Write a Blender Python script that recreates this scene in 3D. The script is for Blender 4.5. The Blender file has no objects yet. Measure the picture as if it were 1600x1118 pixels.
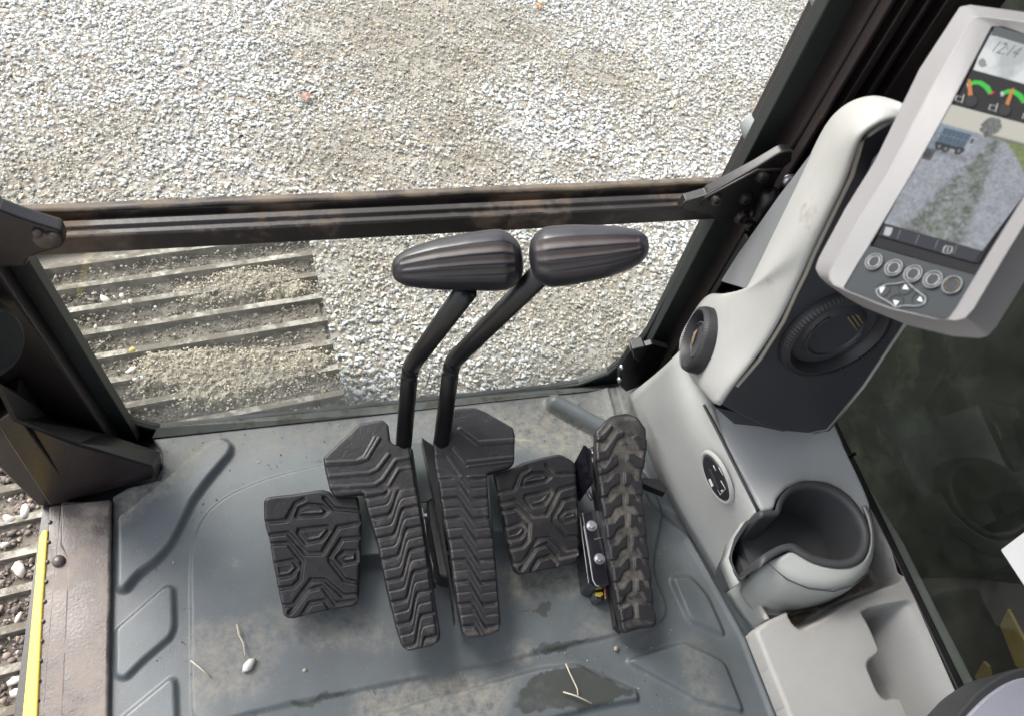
import bpy, math, random
import numpy as np
from mathutils import Vector
random.seed(7); rng = np.random.default_rng(7)
sc = bpy.context.scene

# ------------------------------------------------------------------ camera
FOC = 1155.0                                   # focal length in photo pixels (photo 1600 x 1118)
D = np.array([-195, 765, 1155.]); D /= np.linalg.norm(D)
R = np.array([5000, -469, 1155.]); R -= D * R.dot(D); R /= np.linalg.norm(R)
F = np.cross(-D, R)
CAM = np.array([0, 0, 1.15])
cd = bpy.data.cameras.new('camera'); cam = bpy.data.objects.new('camera', cd); sc.collection.objects.link(cam)
cd.sensor_width = 36; cd.lens = 36 * FOC / 1600; cd.clip_start = .02; cd.clip_end = 500
U = -D
cx = (R[0], F[0], U[0]); cy = (-R[1], -F[1], -U[1]); cz = (-R[2], -F[2], -U[2])
from mathutils import Matrix
cam.matrix_world = Matrix(((cx[0], cy[0], cz[0], CAM[0]), (cx[1], cy[1], cz[1], CAM[1]), (cx[2], cy[2], cz[2], CAM[2]), (0, 0, 0, 1)))
cd.dof.use_dof = True; cd.dof.focus_distance = 1.25; cd.dof.aperture_fstop = 9
sc.camera = cam

# ------------------------------------------------------------------ light
SUN_EL, SUN_AZ = 50, 318          # azimuth clockwise from +Y the light comes FROM
w = bpy.data.worlds.new('World'); sc.world = w; w.use_nodes = True
nt = w.node_tree; bg = nt.nodes['Background']
sky = nt.nodes.new('ShaderNodeTexSky'); sky.sky_type = 'NISHITA'; sky.sun_disc = False
sky.sun_elevation = math.radians(SUN_EL); sky.sun_rotation = math.radians(SUN_AZ); sky.air_density = 1.5; sky.dust_density = 4
hs = nt.nodes.new('ShaderNodeHueSaturation'); hs.inputs['Saturation'].default_value = .45
nt.links.new(sky.outputs[0], hs.inputs['Color']); nt.links.new(hs.outputs[0], bg.inputs[0]); bg.inputs[1].default_value = .145
sl = bpy.data.lights.new('sun', 'SUN'); sl.energy = 1.25; sl.angle = math.radians(24); sl.color = (1, .975, .94)
so = bpy.data.objects.new('sun', sl); sc.collection.objects.link(so)
a, e = math.radians(SUN_AZ), math.radians(SUN_EL)
so.rotation_euler = Vector((math.sin(a) * math.cos(e), math.cos(a) * math.cos(e), math.sin(e))).to_track_quat('Z', 'Y').to_euler()
sc.view_settings.view_transform = 'Standard'; sc.view_settings.look = 'None'
sc.view_settings.exposure = 1.45; sc.view_settings.gamma = 1
sc.render.engine = 'CYCLES'

# ------------------------------------------------------------------ helpers
def ray(x, y):
    r = np.array([x - 800, y - 559, FOC]); return np.array([r @ R, r @ F, -(r @ D)])
def P(x, y, o, n):
    r = ray(x, y); n = np.array(n, float); return CAM + r * (((np.array(o, float) - CAM) @ n) / (r @ n))
def PZ(x, y, z=0.): return P(x, y, (0, 0, z), (0, 0, 1))
def PY(x, y, Y): return P(x, y, (0, Y, 0), (0, 1, 0))
def PX(x, y, X): return P(x, y, (X, 0, 0), (1, 0, 0))
def PD(x, y, d): r = ray(x, y); return CAM + r / np.linalg.norm(r) * d
def zc(pts, ox, oy, s): return [(ox + p[0] / s, oy + p[1] / s) for p in pts]
nrm = lambda v: np.array(v, float) / np.linalg.norm(v)

class Fr:                                        # plane frame
    def __init__(s, o, u, n):
        s.o = np.array(o, float); s.n = nrm(n); u = np.array(u, float); u = u - s.n * u.dot(s.n); s.u = nrm(u); s.v = np.cross(s.n, s.u)
    def uv(s, p): q = np.array(p) - s.o; return (q @ s.u, q @ s.v)
    def px(s, x, y): return s.uv(P(x, y, s.o, s.n))
    def pp(s, pts): return [s.px(*p) for p in pts]
    def w(s, u, v, h=0.): return s.o + s.u * u + s.v * v + s.n * h

def M(name, col, rough=.5, var=.15, dust=None, dusts=6., dustt=.62, bump=.1, bs=300., metal=0., col2=None, spec=.5, aux=None, coat=0.):
    m = bpy.data.materials.new(name); m.use_nodes = True; N = m.node_tree.nodes; L = m.node_tree.links
    b = N['Principled BSDF']; g = N.new('ShaderNodeNewGeometry')
    def noise(sc_, det=6, ro=.6):
        n = N.new('ShaderNodeTexNoise'); n.inputs['Scale'].default_value = sc_; n.inputs['Detail'].default_value = det; n.inputs['Roughness'].default_value = ro
        L.new(g.outputs['Position'], n.inputs['Vector']); return n
    def ramp(src, a_, b_):
        r = N.new('ShaderNodeMapRange'); r.inputs['From Min'].default_value = a_; r.inputs['From Max'].default_value = b_; L.new(src, r.inputs['Value']); return r.outputs[0]
    def mix(f, A, B):
        x = N.new('ShaderNodeMix'); x.data_type = 'RGBA'
        if hasattr(f, 'links') or not isinstance(f, float): L.new(f, x.inputs[0])
        else: x.inputs[0].default_value = f
        for i, c in ((6, A), (7, B)):
            if isinstance(c, tuple): x.inputs[i].default_value = (*c, 1)
            else: L.new(c, x.inputs[i])
        return x.outputs[2]
    n1 = noise(9); n2 = noise(bs, 3)
    c = mix(ramp(n1.outputs[0], .3, .7), tuple(k * (1 - var) for k in col), tuple(min(1, k * (1 + var)) for k in (col2 or col)))
    ro = None
    if dust:
        n3 = noise(dusts, 12, .74); f = ramp(n3.outputs[0], dustt, dustt + .11)
        at = N.new('ShaderNodeAttribute'); at.attribute_name = 'dust'
        n4 = noise(70, 6, .75); f2 = N.new('ShaderNodeMath'); f2.operation = 'MULTIPLY'; L.new(at.outputs['Fac'], f2.inputs[0]); L.new(ramp(n4.outputs[0], .36, .62), f2.inputs[1])
        mx = N.new('ShaderNodeMath'); mx.operation = 'MAXIMUM'; L.new(f, mx.inputs[0]); L.new(f2.outputs[0], mx.inputs[1]); mx.use_clamp = True
        sp = noise(420, 2, .5); mq = N.new('ShaderNodeMath'); mq.operation = 'MAXIMUM'; L.new(mx.outputs[0], mq.inputs[0]); L.new(ramp(sp.outputs[0], .71, .75), mq.inputs[1])
        c = mix(mq.outputs[0], c, dust)
        r2 = N.new('ShaderNodeMapRange'); r2.inputs['To Min'].default_value = rough; r2.inputs['To Max'].default_value = .9; L.new(mx.outputs[0], r2.inputs['Value']); L.new(r2.outputs[0], b.inputs['Roughness'])
    else:
        r2 = N.new('ShaderNodeMapRange'); r2.inputs['To Min'].default_value = max(.02, rough - .1); r2.inputs['To Max'].default_value = min(1, rough + .1); L.new(n1.outputs[0], r2.inputs['Value']); L.new(r2.outputs[0], b.inputs['Roughness'])
    if aux:                                       # second painted attribute (e.g. a wet stain)
        at = N.new('ShaderNodeAttribute'); at.attribute_name = 'wet'; n5 = noise(28, 8, .7)
        q = N.new('ShaderNodeMath'); q.operation = 'ADD'; L.new(at.outputs['Fac'], q.inputs[0]); L.new(n5.outputs[0], q.inputs[1])
        c = mix(ramp(q.outputs[0], 1.0, 1.28), c, aux)
    L.new(c, b.inputs['Base Color']); b.inputs['Metallic'].default_value = metal; b.inputs['Specular IOR Level'].default_value = spec
    b.inputs['Coat Weight'].default_value = coat
    bp = N.new('ShaderNodeBump'); bp.inputs['Strength'].default_value = bump; bp.inputs['Distance'].default_value = .001
    L.new(n2.outputs[0], bp.inputs['Height']); L.new(bp.outputs[0], b.inputs['Normal'])
    return m
DUST = (.33, .285, .22)
m_mat = M('floor_rubber', (.092, .104, .112), .40, .2, (.25, .232, .20), 9, .63, .25, 500, aux=(.042, .046, .041))
m_pad = M('pedal_rubber', (.0135, .0122, .0148), .35, .35, (.15, .13, .11), 14, .635, .5, 600)
m_blk = M('black_paint', (.0085, .008, .009), .38, .3, (.09, .07, .055), 8, .68, .15, 200)
m_frame = M('frame_paint', (.0165, .0115, .0125), .36, .3, (.11, .08, .06), 11, .62, .3, 150)
m_bar = M('crossbar_paint', (.022, .017, .016), .38, .4, (.12, .085, .06), 9, .50, .3, 120)
m_rub = M('seal_rubber', (.015, .019, .019), .5, .2, (.1, .12, .11), 14, .66, .2)
m_wht = M('console_plastic', (.36, .36, .352), .5, .06, (.23, .21, .175), 10, .635, .25, 900)
m_lid = M('lid_plastic', (.47, .48, .495), .4, .05, (.3, .29, .27), 5, .74, .3, 900)
m_tray = M('tray_plastic', (.29, .285, .28), .5, .06, (.24, .21, .18), 4.5, .68, .35, 700, aux=(.085, .068, .052))
m_cupg = M('cup_plastic', (.33, .34, .33), .45, .05, (.25, .22, .18), 7, .72, .25, 900)
m_cupd = M('cup_rubber', (.045, .046, .05), .5, .15, None, bump=.2)
m_dkp = M('dark_plastic', (.034, .035, .044), .42, .12, None, bump=.3, bs=1200)
m_vent = M('vent_plastic', (.016, .016, .019), .5, .2, None, bump=.1)
m_ventl = M('vent_slat', (.18, .13, .07), .4, .2, None)
m_mon = M('monitor_plastic', (.235, .228, .238), .38, .03, None, bump=.15, bs=1200)
m_monp = M('keypad_plastic', (.04, .046, .051), .6, .08, None, bump=.15, spec=.25)
m_scrb = M('screen_black', (.006, .006, .009), .35, .1, None, bump=0., spec=.15)
m_steel = M('bolt_steel', (.5, .47, .52), .3, .2, None, metal=.9)
m_sill = M('sill_metal', (.060, .050, .048), .36, .35, (.25, .215, .19), 8, .475, .4, 250, metal=.1, col2=(.10, .082, .075))
m_yel = M('yellow_paint', (.72, .53, .09), .5, .12, (.35, .28, .14), 14, .62)
m_trk = M('track_steel', (.13, .115, .095), .7, .35, (.27, .24, .19), 14, .46, .5, 200)
m_grs = M('grouser_steel', (.30, .28, .24), .55, .35, (.15, .13, .10), 16, .42, .5, 300, metal=.1)
m_plate = M('grey_plate', (.07, .085, .083), .45, .15, DUST, 8, .68)
m_ring = M('grip_rubber', (.008, .008, .012), .3, .15, None, bump=.05, col2=(.022, .02, .026))
m_ringb = M('grip_groove_sheen', (.050, .039, .038), .5, .2, None)  # lighter groove bands: the grip's reflections put into the colour
m_prnt = M('white_print', (.7, .7, .7), .5, .02, None, bump=0.)
m_gprnt = M('grey_print', (.32, .34, .35), .45, .02, None, bump=0.)

def mk(name, verts, faces, mat, parent=None, smooth=False, attrs=None, mats=None, fmat=None):
    me = bpy.data.meshes.new(name); V = np.array(verts, float)
    if parent is not None:
        o_ = np.array(parent.get('_w', (0, 0, 0))); V = V - o_
    me.from_pydata(V.tolist(), [], [tuple(int(i) for i in f) for f in faces]); me.validate(); me.update()
    for m_ in (mats or [mat]): me.materials.append(m_)
    if fmat is not None and len(fmat) == len(me.polygons): me.polygons.foreach_set('material_index', fmat)
    if smooth: me.polygons.foreach_set('use_smooth', [True] * len(me.polygons))
    if attrs:
        for k, v in attrs.items():
            at = me.attributes.new(k, 'FLOAT', 'POINT')
            if len(v) == len(me.vertices): at.data.foreach_set('value', np.array(v, np.float32))
    o = bpy.data.objects.new(name, me); sc.collection.objects.link(o)
    if parent is not None: o.parent = parent; o['_w'] = tuple(parent.get('_w', (0, 0, 0)))
    return o
def thing(name, label, cat, loc, group=None):
    o = bpy.data.objects.new(name, None); sc.collection.objects.link(o); o.location = tuple(loc); o.empty_display_size = .05
    o['_w'] = tuple(float(x) for x in loc); o['label'] = label; o['category'] = cat
    if group: o['group'] = group
    return o
def tag(o, label, cat, group=None, kind=None):
    if kind: o['kind'] = kind
    if label: o['label'] = label
    if cat: o['category'] = cat
    if group: o['group'] = group
    return o
def bevel(o, wd, seg=2):
    b = o.modifiers.new('bevel', 'BEVEL'); b.width = wd; b.segments = seg; b.limit_method = 'ANGLE'; b.angle_limit = math.radians(35); b.harden_normals = True
    o.data.polygons.foreach_set('use_smooth', [True] * len(o.data.polygons)); return o
def prism(name, pts, off, mat, parent=None, bev=0.):
    pts = [np.array(p, float) for p in pts]; off = np.array(off, float); n = len(pts)
    nn = sum(np.cross(pts[i] - pts[0], pts[(i + 1) % n] - pts[0]) for i in range(n))
    if nn @ off > 0: pts = pts[::-1]
    V = pts + [p + off for p in pts]
    Fc = [tuple(range(n)), tuple(range(2 * n - 1, n - 1, -1))] + [(i, n + i, n + (i + 1) % n, (i + 1) % n) for i in range(n)]
    o = mk(name, V, Fc, mat, parent)
    if bev: bevel(o, bev)
    return o
def box(name, lo, hi, mat, parent=None, bev=0.):
    (x0, y0, z0), (x1, y1, z1) = lo, hi
    return prism(name, [(x0, y0, z0), (x1, y0, z0), (x1, y1, z0), (x0, y1, z0)], (0, 0, z1 - z0), mat, parent, bev)
def rings(name, C, mat, parent, closed_ends=True, smooth=True, attrs=None, fm=None, mats=None):
    n = len(C[0]); V = [p for r in C for p in r]; Fc = []
    for i in range(len(C) - 1):
        for j in range(n): k = (j + 1) % n; Fc.append((i * n + j, i * n + k, (i + 1) * n + k, (i + 1) * n + j))
    if closed_ends: Fc.append(tuple(range(n))[::-1]); Fc.append(tuple((len(C) - 1) * n + j for j in range(n)))
    return mk(name, V, Fc, mat, parent, smooth, attrs, mats, fm)
def tube(name, pts, rad, mat, parent=None, n=14, flat=1.):
    pts = [np.array(p, float) for p in pts]
    if not hasattr(rad, '__len__'): rad = [rad] * len(pts)
    up = np.array([0.13, .21, .97]); C = []
    for i, p in enumerate(pts):
        t = nrm(pts[min(i + 1, len(pts) - 1)] - pts[max(i - 1, 0)]); a_ = nrm(np.cross(t, up)) if abs(t @ up) < .98 else nrm(np.cross(t, (1, 0, 0))); b_ = np.cross(a_, t)
        C.append([p + rad[i] * (math.cos(q) * a_ + flat * math.sin(q) * b_) for q in np.linspace(0, 2 * math.pi, n, endpoint=False)])
    return rings(name, C, mat, parent)
def arcpath(pts, r, k=6):                       # round the corners of a 3D polyline
    pts = [np.array(p, float) for p in pts]; out = [pts[0]]
    for i in range(1, len(pts) - 1):
        a_, b_, c_ = pts[i - 1], pts[i], pts[i + 1]; p0 = b_ + nrm(a_ - b_) * r; p1 = b_ + nrm(c_ - b_) * r
        for t in np.linspace(0, 1, k): out.append((1 - t) ** 2 * p0 + 2 * t * (1 - t) * b_ + t * t * p1)
    return out + [pts[-1]]
def lathe(name, fr, prof, mat, parent, n=40, wob=None, cap=True):     # prof: (radius, height); first = outer
    C = []
    for (r, h) in prof:
        C.append([fr.w(r * math.cos(q), r * math.sin(q), h) for q in np.linspace(0, 2 * math.pi, n, endpoint=False)])
    V = [p for r in C for p in r]; Fc = []
    for i in range(len(C) - 1):
        for j in range(n): k = (j + 1) % n; Fc.append((i * n + j, i * n + k, (i + 1) * n + k, (i + 1) * n + j))
    if cap: Fc.append(tuple((len(C) - 1) * n + j for j in range(n)))
    o = mk(name, V, Fc, mat, parent, True); 
    e_ = o.modifiers.new('split', 'EDGE_SPLIT'); e_.split_angle = math.radians(40)
    return o
def loft(name, rows, mat, parent, thick=.004, sub=2, smooth=True):
    m_ = len(rows[0]); V = [p for r in rows for p in r]; Fc = []
    for i in range(len(rows) - 1):
        for j in range(m_ - 1): Fc.append((i * m_ + j, i * m_ + j + 1, (i + 1) * m_ + j + 1, (i + 1) * m_ + j))
    o = mk(name, V, Fc, mat, parent, smooth)
    if sub: s = o.modifiers.new('sub', 'SUBSURF'); s.levels = sub; s.render_levels = sub; s.boundary_smooth = 'PRESERVE_CORNERS'
    if thick: s = o.modifiers.new('solid', 'SOLIDIFY'); s.thickness = thick; s.offset = 0
    return o

def sdf(Pn, poly):
    poly = np.array(poly, float); A = poly; B = np.roll(poly, -1, 0); best = np.full(len(Pn), 1e9); ins = np.zeros(len(Pn), bool); cp = np.zeros_like(Pn)
    for a_, b_ in zip(A, B):
        d = b_ - a_; L2 = d @ d + 1e-18; t = np.clip(((Pn - a_) @ d) / L2, 0, 1); q = a_ + t[:, None] * d; dd = np.hypot(*(Pn - q).T)
        m_ = dd < best; best[m_] = dd[m_]; cp[m_] = q[m_]
        c = ((a_[1] > Pn[:, 1]) != (b_[1] > Pn[:, 1])); xx = a_[0] + (Pn[:, 1] - a_[1]) * (d[0] / (d[1] if abs(d[1]) > 1e-12 else 1e-12)); ins ^= c & (Pn[:, 0] < xx)
    return np.where(ins, best, -best), cp
def pline(Pn, pts, closed=False):
    pts = np.array(pts, float); best = np.full(len(Pn), 1e9)
    for i in range(len(pts) - (0 if closed else 1)):
        a_, b_ = pts[i], pts[(i + 1) % len(pts)]; d = b_ - a_; t = np.clip(((Pn - a_) @ d) / (d @ d + 1e-18), 0, 1); best = np.minimum(best, np.hypot(*(Pn - a_ - t[:, None] * d).T))
    return best
ss = lambda a_, b_, x: (lambda t: t * t * (3 - 2 * t))(np.clip((x - a_) / (b_ - a_), 0, 1))
def rnd(poly, r, k=5):                          # round polygon corners (2D)
    poly = [np.array(p, float) for p in poly]; out = []; n = len(poly)
    for i in range(n):
        a_, b_, c_ = poly[i - 1], poly[i], poly[(i + 1) % n]; ra = min(r, .45 * np.linalg.norm(a_ - b_)); rc = min(r, .45 * np.linalg.norm(c_ - b_))
        p0 = b_ + nrm(a_ - b_) * ra; p1 = b_ + nrm(c_ - b_) * rc
        for t in np.linspace(0, 1, k): out.append((1 - t) ** 2 * p0 + 2 * t * (1 - t) * b_ + t * t * p1)
    return out
def relief(name, fr, poly, res, hf, thick, mat, parent, edge=.003):
    poly = np.array(poly, float); lo = poly.min(0) - res; hi = poly.max(0) + res
    us = np.arange(lo[0], hi[0] + res, res); vs = np.arange(lo[1], hi[1] + res, res); UU, VV = np.meshgrid(us, vs); nx, ny = len(us), len(vs)
    Pn = np.stack([UU.ravel(), VV.ravel()], 1); s, cp = sdf(Pn, poly); keep = s > -res * .99
    Q = Pn.copy(); out = s < 0; Q[out] = cp[out]; s2 = np.maximum(s, 0)
    h, at = hf(Q, s2)
    if edge: x = np.clip(edge - s2, 0, edge); h = h - (edge - np.sqrt(np.maximum(edge ** 2 - x ** 2, 0)))
    W = fr.o + Q[:, :1] * fr.u + Q[:, 1:] * fr.v + h[:, None] * fr.n
    idx = -np.ones(nx * ny, int); kk = np.where(keep)[0]; idx[kk] = np.arange(len(kk))
    I = np.arange(nx * ny).reshape(ny, nx); a_ = I[:-1, :-1].ravel(); b_ = I[:-1, 1:].ravel(); c_ = I[1:, 1:].ravel(); d_ = I[1:, :-1].ravel()
    inside = keep[a_] & keep[b_] & keep[c_] & keep[d_] & ((s[a_] > 0) | (s[b_] > 0) | (s[c_] > 0) | (s[d_] > 0))
    q = np.stack([idx[a_], idx[b_], idx[c_], idx[d_]], 1)[inside]
    Ed = np.concatenate([q[:, [0, 1]], q[:, [1, 2]], q[:, [2, 3]], q[:, [3, 0]]]); key = {}
    codes = Ed[:, 0].astype(np.int64) * 10**7 + Ed[:, 1]; rev = Ed[:, 1].astype(np.int64) * 10**7 + Ed[:, 0]; bd = Ed[~np.isin(codes, rev)]
    V = W[kk]; n0 = len(V); bv = np.unique(bd); mp = {int(v): n0 + i for i, v in enumerate(bv)}
    base = V[bv] - fr.n * ((V[bv] - fr.o) @ fr.n)[:, None] - fr.n * thick
    Fc = q.tolist() + [(int(b), int(a), mp[int(a)], mp[int(b)]) for a, b in bd]
    attrs = {k: np.concatenate([x[kk], x[kk][bv]]) for k, x in (at or {}).items()}
    return mk(name, np.concatenate([V, base]), Fc, mat, parent, True, attrs)
_VN = rng.uniform(-1, 1, (256, 256))
def vnoise(x, y):
    xi = np.floor(x).astype(int); yi = np.floor(y).astype(int); fx = x - xi; fy = y - yi; fx = fx * fx * (3 - 2 * fx); fy = fy * fy * (3 - 2 * fy); g_ = lambda a, b: _VN[a % 256, b % 256]
    return (g_(xi, yi) * (1 - fx) + g_(xi + 1, yi) * fx) * (1 - fy) + (g_(xi, yi + 1) * (1 - fx) + g_(xi + 1, yi + 1) * fx) * fy
def fbm(x, y, s, o=5, g_=.55):
    r = 0; a_ = 1; t = 0
    for k in range(o): r = r + a_ * vnoise(x * s + 13.7 * k, y * s + 7.3 * k); t += a_; a_ *= g_; s *= 2.03
    return r / t
def wob(Q, s1, s2, ph=0.): return .5 * np.sin(Q[:, 0] * s1 + ph + 1.7 * np.sin(Q[:, 1] * s2 * .7)) + .5 * np.sin(Q[:, 1] * s2 - ph * 2 + 1.3 * np.sin(Q[:, 0] * s1 * .6))

# ------------------------------------------------------------------ stones and other loose stuff
def icos():
    t = (1 + 5 ** .5) / 2; v = np.array([(-1, t, 0), (1, t, 0), (-1, -t, 0), (1, -t, 0), (0, -1, t), (0, 1, t), (0, -1, -t), (0, 1, -t), (t, 0, -1), (t, 0, 1), (-t, 0, -1), (-t, 0, 1)], float)
    f = [(0, 11, 5), (0, 5, 1), (0, 1, 7), (0, 7, 10), (0, 10, 11), (1, 5, 9), (5, 11, 4), (11, 10, 2), (10, 7, 6), (7, 1, 8), (3, 9, 4), (3, 4, 2), (3, 2, 6), (3, 6, 8), (3, 8, 9), (4, 9, 5), (2, 4, 11), (6, 2, 10), (8, 6, 7), (9, 8, 1)]
    return v / np.linalg.norm(v[0]), np.array(f)
IV, IF = icos()
def stones(name, pos, size, cols, mat, flat=.6, jit=.28, tilt=.35):
    n = len(pos); v = IV[None] * (1 + rng.uniform(-jit, jit, (n, 12, 1))) * np.stack([rng.uniform(.8, 1.45, n), rng.uniform(.6, .95, n), rng.uniform(.3, 1., n) * flat], 1)[:, None, :] * size[:, None, None] * .5
    q = rng.normal(size=(n, 4)); q[:, 1:3] *= tilt; q /= np.linalg.norm(q, axis=1)[:, None]; w_, x, y, z = q.T
    Rm = np.stack([1 - 2 * (y * y + z * z), 2 * (x * y - z * w_), 2 * (x * z + y * w_), 2 * (x * y + z * w_), 1 - 2 * (x * x + z * z), 2 * (y * z - x * w_), 2 * (x * z - y * w_), 2 * (y * z + x * w_), 1 - 2 * (x * x + y * y)], 1).reshape(n, 3, 3)
    v = np.einsum('nij,nkj->nki', Rm, v) + pos[:, None, :]
    V = v.reshape(-1, 3); Fa = (IF[None] + (np.arange(n) * 12)[:, None, None]).reshape(-1, 3)
    me = bpy.data.meshes.new(name); me.vertices.add(len(V)); me.vertices.foreach_set('co', V.ravel().astype(np.float32))
    me.loops.add(Fa.size); me.loops.foreach_set('vertex_index', Fa.ravel().astype(np.int32)); me.polygons.add(len(Fa)); me.polygons.foreach_set('loop_start', np.arange(0, Fa.size, 3, dtype=np.int32)); me.polygons.foreach_set('loop_total', np.full(len(Fa), 3, np.int32))
    me.update(calc_edges=True); at = me.color_attributes.new('stone', 'FLOAT_COLOR', 'POINT'); c4 = np.ones((n, 12, 4), np.float32); c4[:, :, :3] = cols[:, None, :]; at.data.foreach_set('color', c4.ravel())
    me.materials.append(mat); o = bpy.data.objects.new(name, me); sc.collection.objects.link(o); return o
def stone_mat(name, rough=.8):
    m = bpy.data.materials.new(name); m.use_nodes = True; N = m.node_tree.nodes; L = m.node_tree.links; b = N['Principled BSDF']
    at = N.new('ShaderNodeAttribute'); at.attribute_name = 'stone'; n = N.new('ShaderNodeTexNoise'); n.inputs['Scale'].default_value = 160; g = N.new('ShaderNodeNewGeometry'); L.new(g.outputs['Position'], n.inputs['Vector'])
    r = N.new('ShaderNodeMapRange'); r.inputs['To Min'].default_value = .75; r.inputs['To Max'].default_value = 1.25; L.new(n.outputs[0], r.inputs[0])
    x = N.new('ShaderNodeVectorMath'); x.operation = 'SCALE'; L.new(at.outputs['Color'], x.inputs[0]); L.new(r.outputs[0], x.inputs['Scale']); L.new(x.outputs[0], b.inputs['Base Color']); b.inputs['Roughness'].default_value = rough; return m
m_stone = stone_mat('gravel_stone')
def palette(n, pal, wts):
    pal = np.array(pal); i = rng.choice(len(pal), n, p=np.array(wts) / sum(wts)); return pal[i] * rng.uniform(.78, 1.2, (n, 1))
GZ = -1.2
m_gnd = M('ground_dirt', (.24, .21, .17), .9, .35, (.33, .31, .28), 3, .5, 1., 60)
gs = [(x, y) for y in np.linspace(-60, 60, 41) for x in np.linspace(-60, 60, 41)]
g = mk('ground', [(x, y, GZ) for x, y in gs], [(j * 41 + i, j * 41 + i + 1, (j + 1) * 41 + i + 1, (j + 1) * 41 + i) for j in range(40) for i in range(40)], m_gnd); tag(g, None, None, kind='structure')
g['kind'] = 'structure'
# brown bare patches, placed on the ground where the photograph shows them
def hit(o, x, y):
    bpy.context.view_layer.update(); dg = bpy.context.evaluated_depsgraph_get(); ev = o.evaluated_get(dg); off = np.array(o.get('_w', (0, 0, 0))); ok, lo, no, _ = ev.ray_cast(Vector(CAM - off), Vector(nrm(ray(x, y)))); return np.array(lo) + off if ok else None
patch = [(560, 60, .34, 1.), (650, 110, .3, .9), (700, 200, .26, 1.), (560, 230, .26, .9), (740, 240, .2, 1.), (470, 170, .18, .5), (940, 120, .25, .5), (190, 190, .2, .45), (640, 130, .3, .8), (1000, 200, .2, .35), (860, 250, .22, .5), (90, 250, .18, .5), (560, 410, .13, .35), (880, 480, .2, .55), (960, 560, .2, .6), (760, 30, .3, .6), (60, 110, .25, .35), (380, 30, .2, .4)]
PC = [(PZ(x, y, GZ), r, s) for x, y, r, s in patch]
def dirtiness(p):
    d = np.zeros(len(p))
    for c, r, s in PC: d = np.maximum(d, s * np.exp(-(((p[:, 0] - c[0]) / (r * 1.5)) ** 2 + ((p[:, 1] - c[1]) / r) ** 2)))
    return np.clip(d + .75 * fbm(p[:, 0] * .7 + p[:, 1] * .35 + 20, p[:, 1] * 1.3 + 20, 1.1, 5, .62) + .02, 0, 1)
N1 = 185000
xy = np.stack([rng.uniform(-2.6, 4.6, N1), rng.uniform(.7, 5.2, N1)], 1); dn = dirtiness(xy)
keep = rng.uniform(0, 1, N1) > dn * .3; xy = xy[keep]; dn = dn[keep]; n = len(xy)
size = np.clip(rng.lognormal(math.log(.0185), .28, n), .010, .046) * (1 - .3 * dn)
cols = palette(n, [(.42, .42, .405), (.50, .50, .49), (.35, .355, .36), (.47, .445, .38), (.25, .245, .235), (.47, .41, .30), (.42, .365, .31)], [9, 9, 5, 3.6, 2, 1.2, .7])
cols = cols * (1 - .46 * dn[:, None]) * (1 - dn[:, None] * np.array([0, .07, .24])) * np.array([1.01, 1.02, 1.03])
N2 = 90000; xy2 = np.stack([rng.uniform(-1.9, 3.6, N2), .9 + 3.2 * rng.uniform(0, 1, N2) ** 1.3], 1); d2 = dirtiness(xy2)
c2 = palette(N2, [(.36, .35, .33), (.46, .45, .42), (.26, .25, .23), (.34, .29, .22)], [4, 3, 3, 2]) * (1 - .42 * d2[:, None]) * (1 - d2[:, None] * np.array([0, .06, .2]))
xy = np.concatenate([xy, xy2]); size = np.concatenate([size, rng.uniform(.006, .012, N2)]); cols = np.concatenate([cols, c2]); n = len(xy)
gr = stones('gravel', np.column_stack([xy, GZ + rng.uniform(0, .014, n)]), size * .84, cols * 1.3, m_stone, .48, .38, .13); gr['kind'] = 'stuff'; gr['label'] = 'pale grey crushed stone gravel with brown bare patches'; gr['category'] = 'gravel'
for (px, py, s, lab) in [(477, 150, .04, 'small orange fallen leaf lying on the gravel in the upper middle'), (842, 8, .035, 'brown fallen leaf on the gravel at the very top of the view')]:
    c = PZ(px, py, GZ + .03); V = [(c[0] + s * math.cos(k * .785) * (1.1 if k % 2 == 0 else .45), c[1] + s * math.sin(k * .785) * (.9 if k % 2 == 0 else .45), c[2] + .008 * math.sin(k * 1.9)) for k in range(8)]
    lf = mk('fallen_leaf', V + [tuple(c)], [(i, (i + 1) % 8, 8) for i in range(8)], M('leaf', (.30, .17, .12) if px < 500 else (.3, .17, .08), .6)); s_ = lf.modifiers.new('s', 'SOLIDIFY'); s_.thickness = .001
    tag(lf, lab, 'leaf', 'leaves on the gravel')

# ------------------------------------------------------------------ crawler track
TA = math.radians(6.3); tl = np.array([-math.sin(TA), math.cos(TA), 0]); tr = np.array([math.cos(TA), math.sin(TA), 0]); tz = np.array([0, 0, 1.])
TZ = -.31; TW = .76; TO = np.array([.093, 0, TZ])           # right edge line at Y=0
pt_ = TO + tl * 0
trk = thing('crawler_track', 'muddy steel crawler track running below the cab window', 'track', TO + tl * .7 - tr * .38 - tz * .4)
pitch = .204; RI = .40; S0 = -.6; S1 = 1.245; prof0 = [(0, -.012), (0, 0), (.018, 0), (.024, .026), (.038, .026), (.046, 0), (.086, 0), (.092, .026), (.106, .026), (.114, 0), (.154, 0), (.160, .026), (.174, .026), (.182, 0), (.199, 0), (.199, -.012)]
def tpos(s):                                              # along the track: flat then round the front idler
    if s < S1: return np.array([s, 0, 0.])
    a_ = min((s - S1) / RI, 2.6); return np.array([S1 + RI * math.sin(a_), -RI + RI * math.cos(a_), a_])
k = 0; s = S0; proto = None
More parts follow.
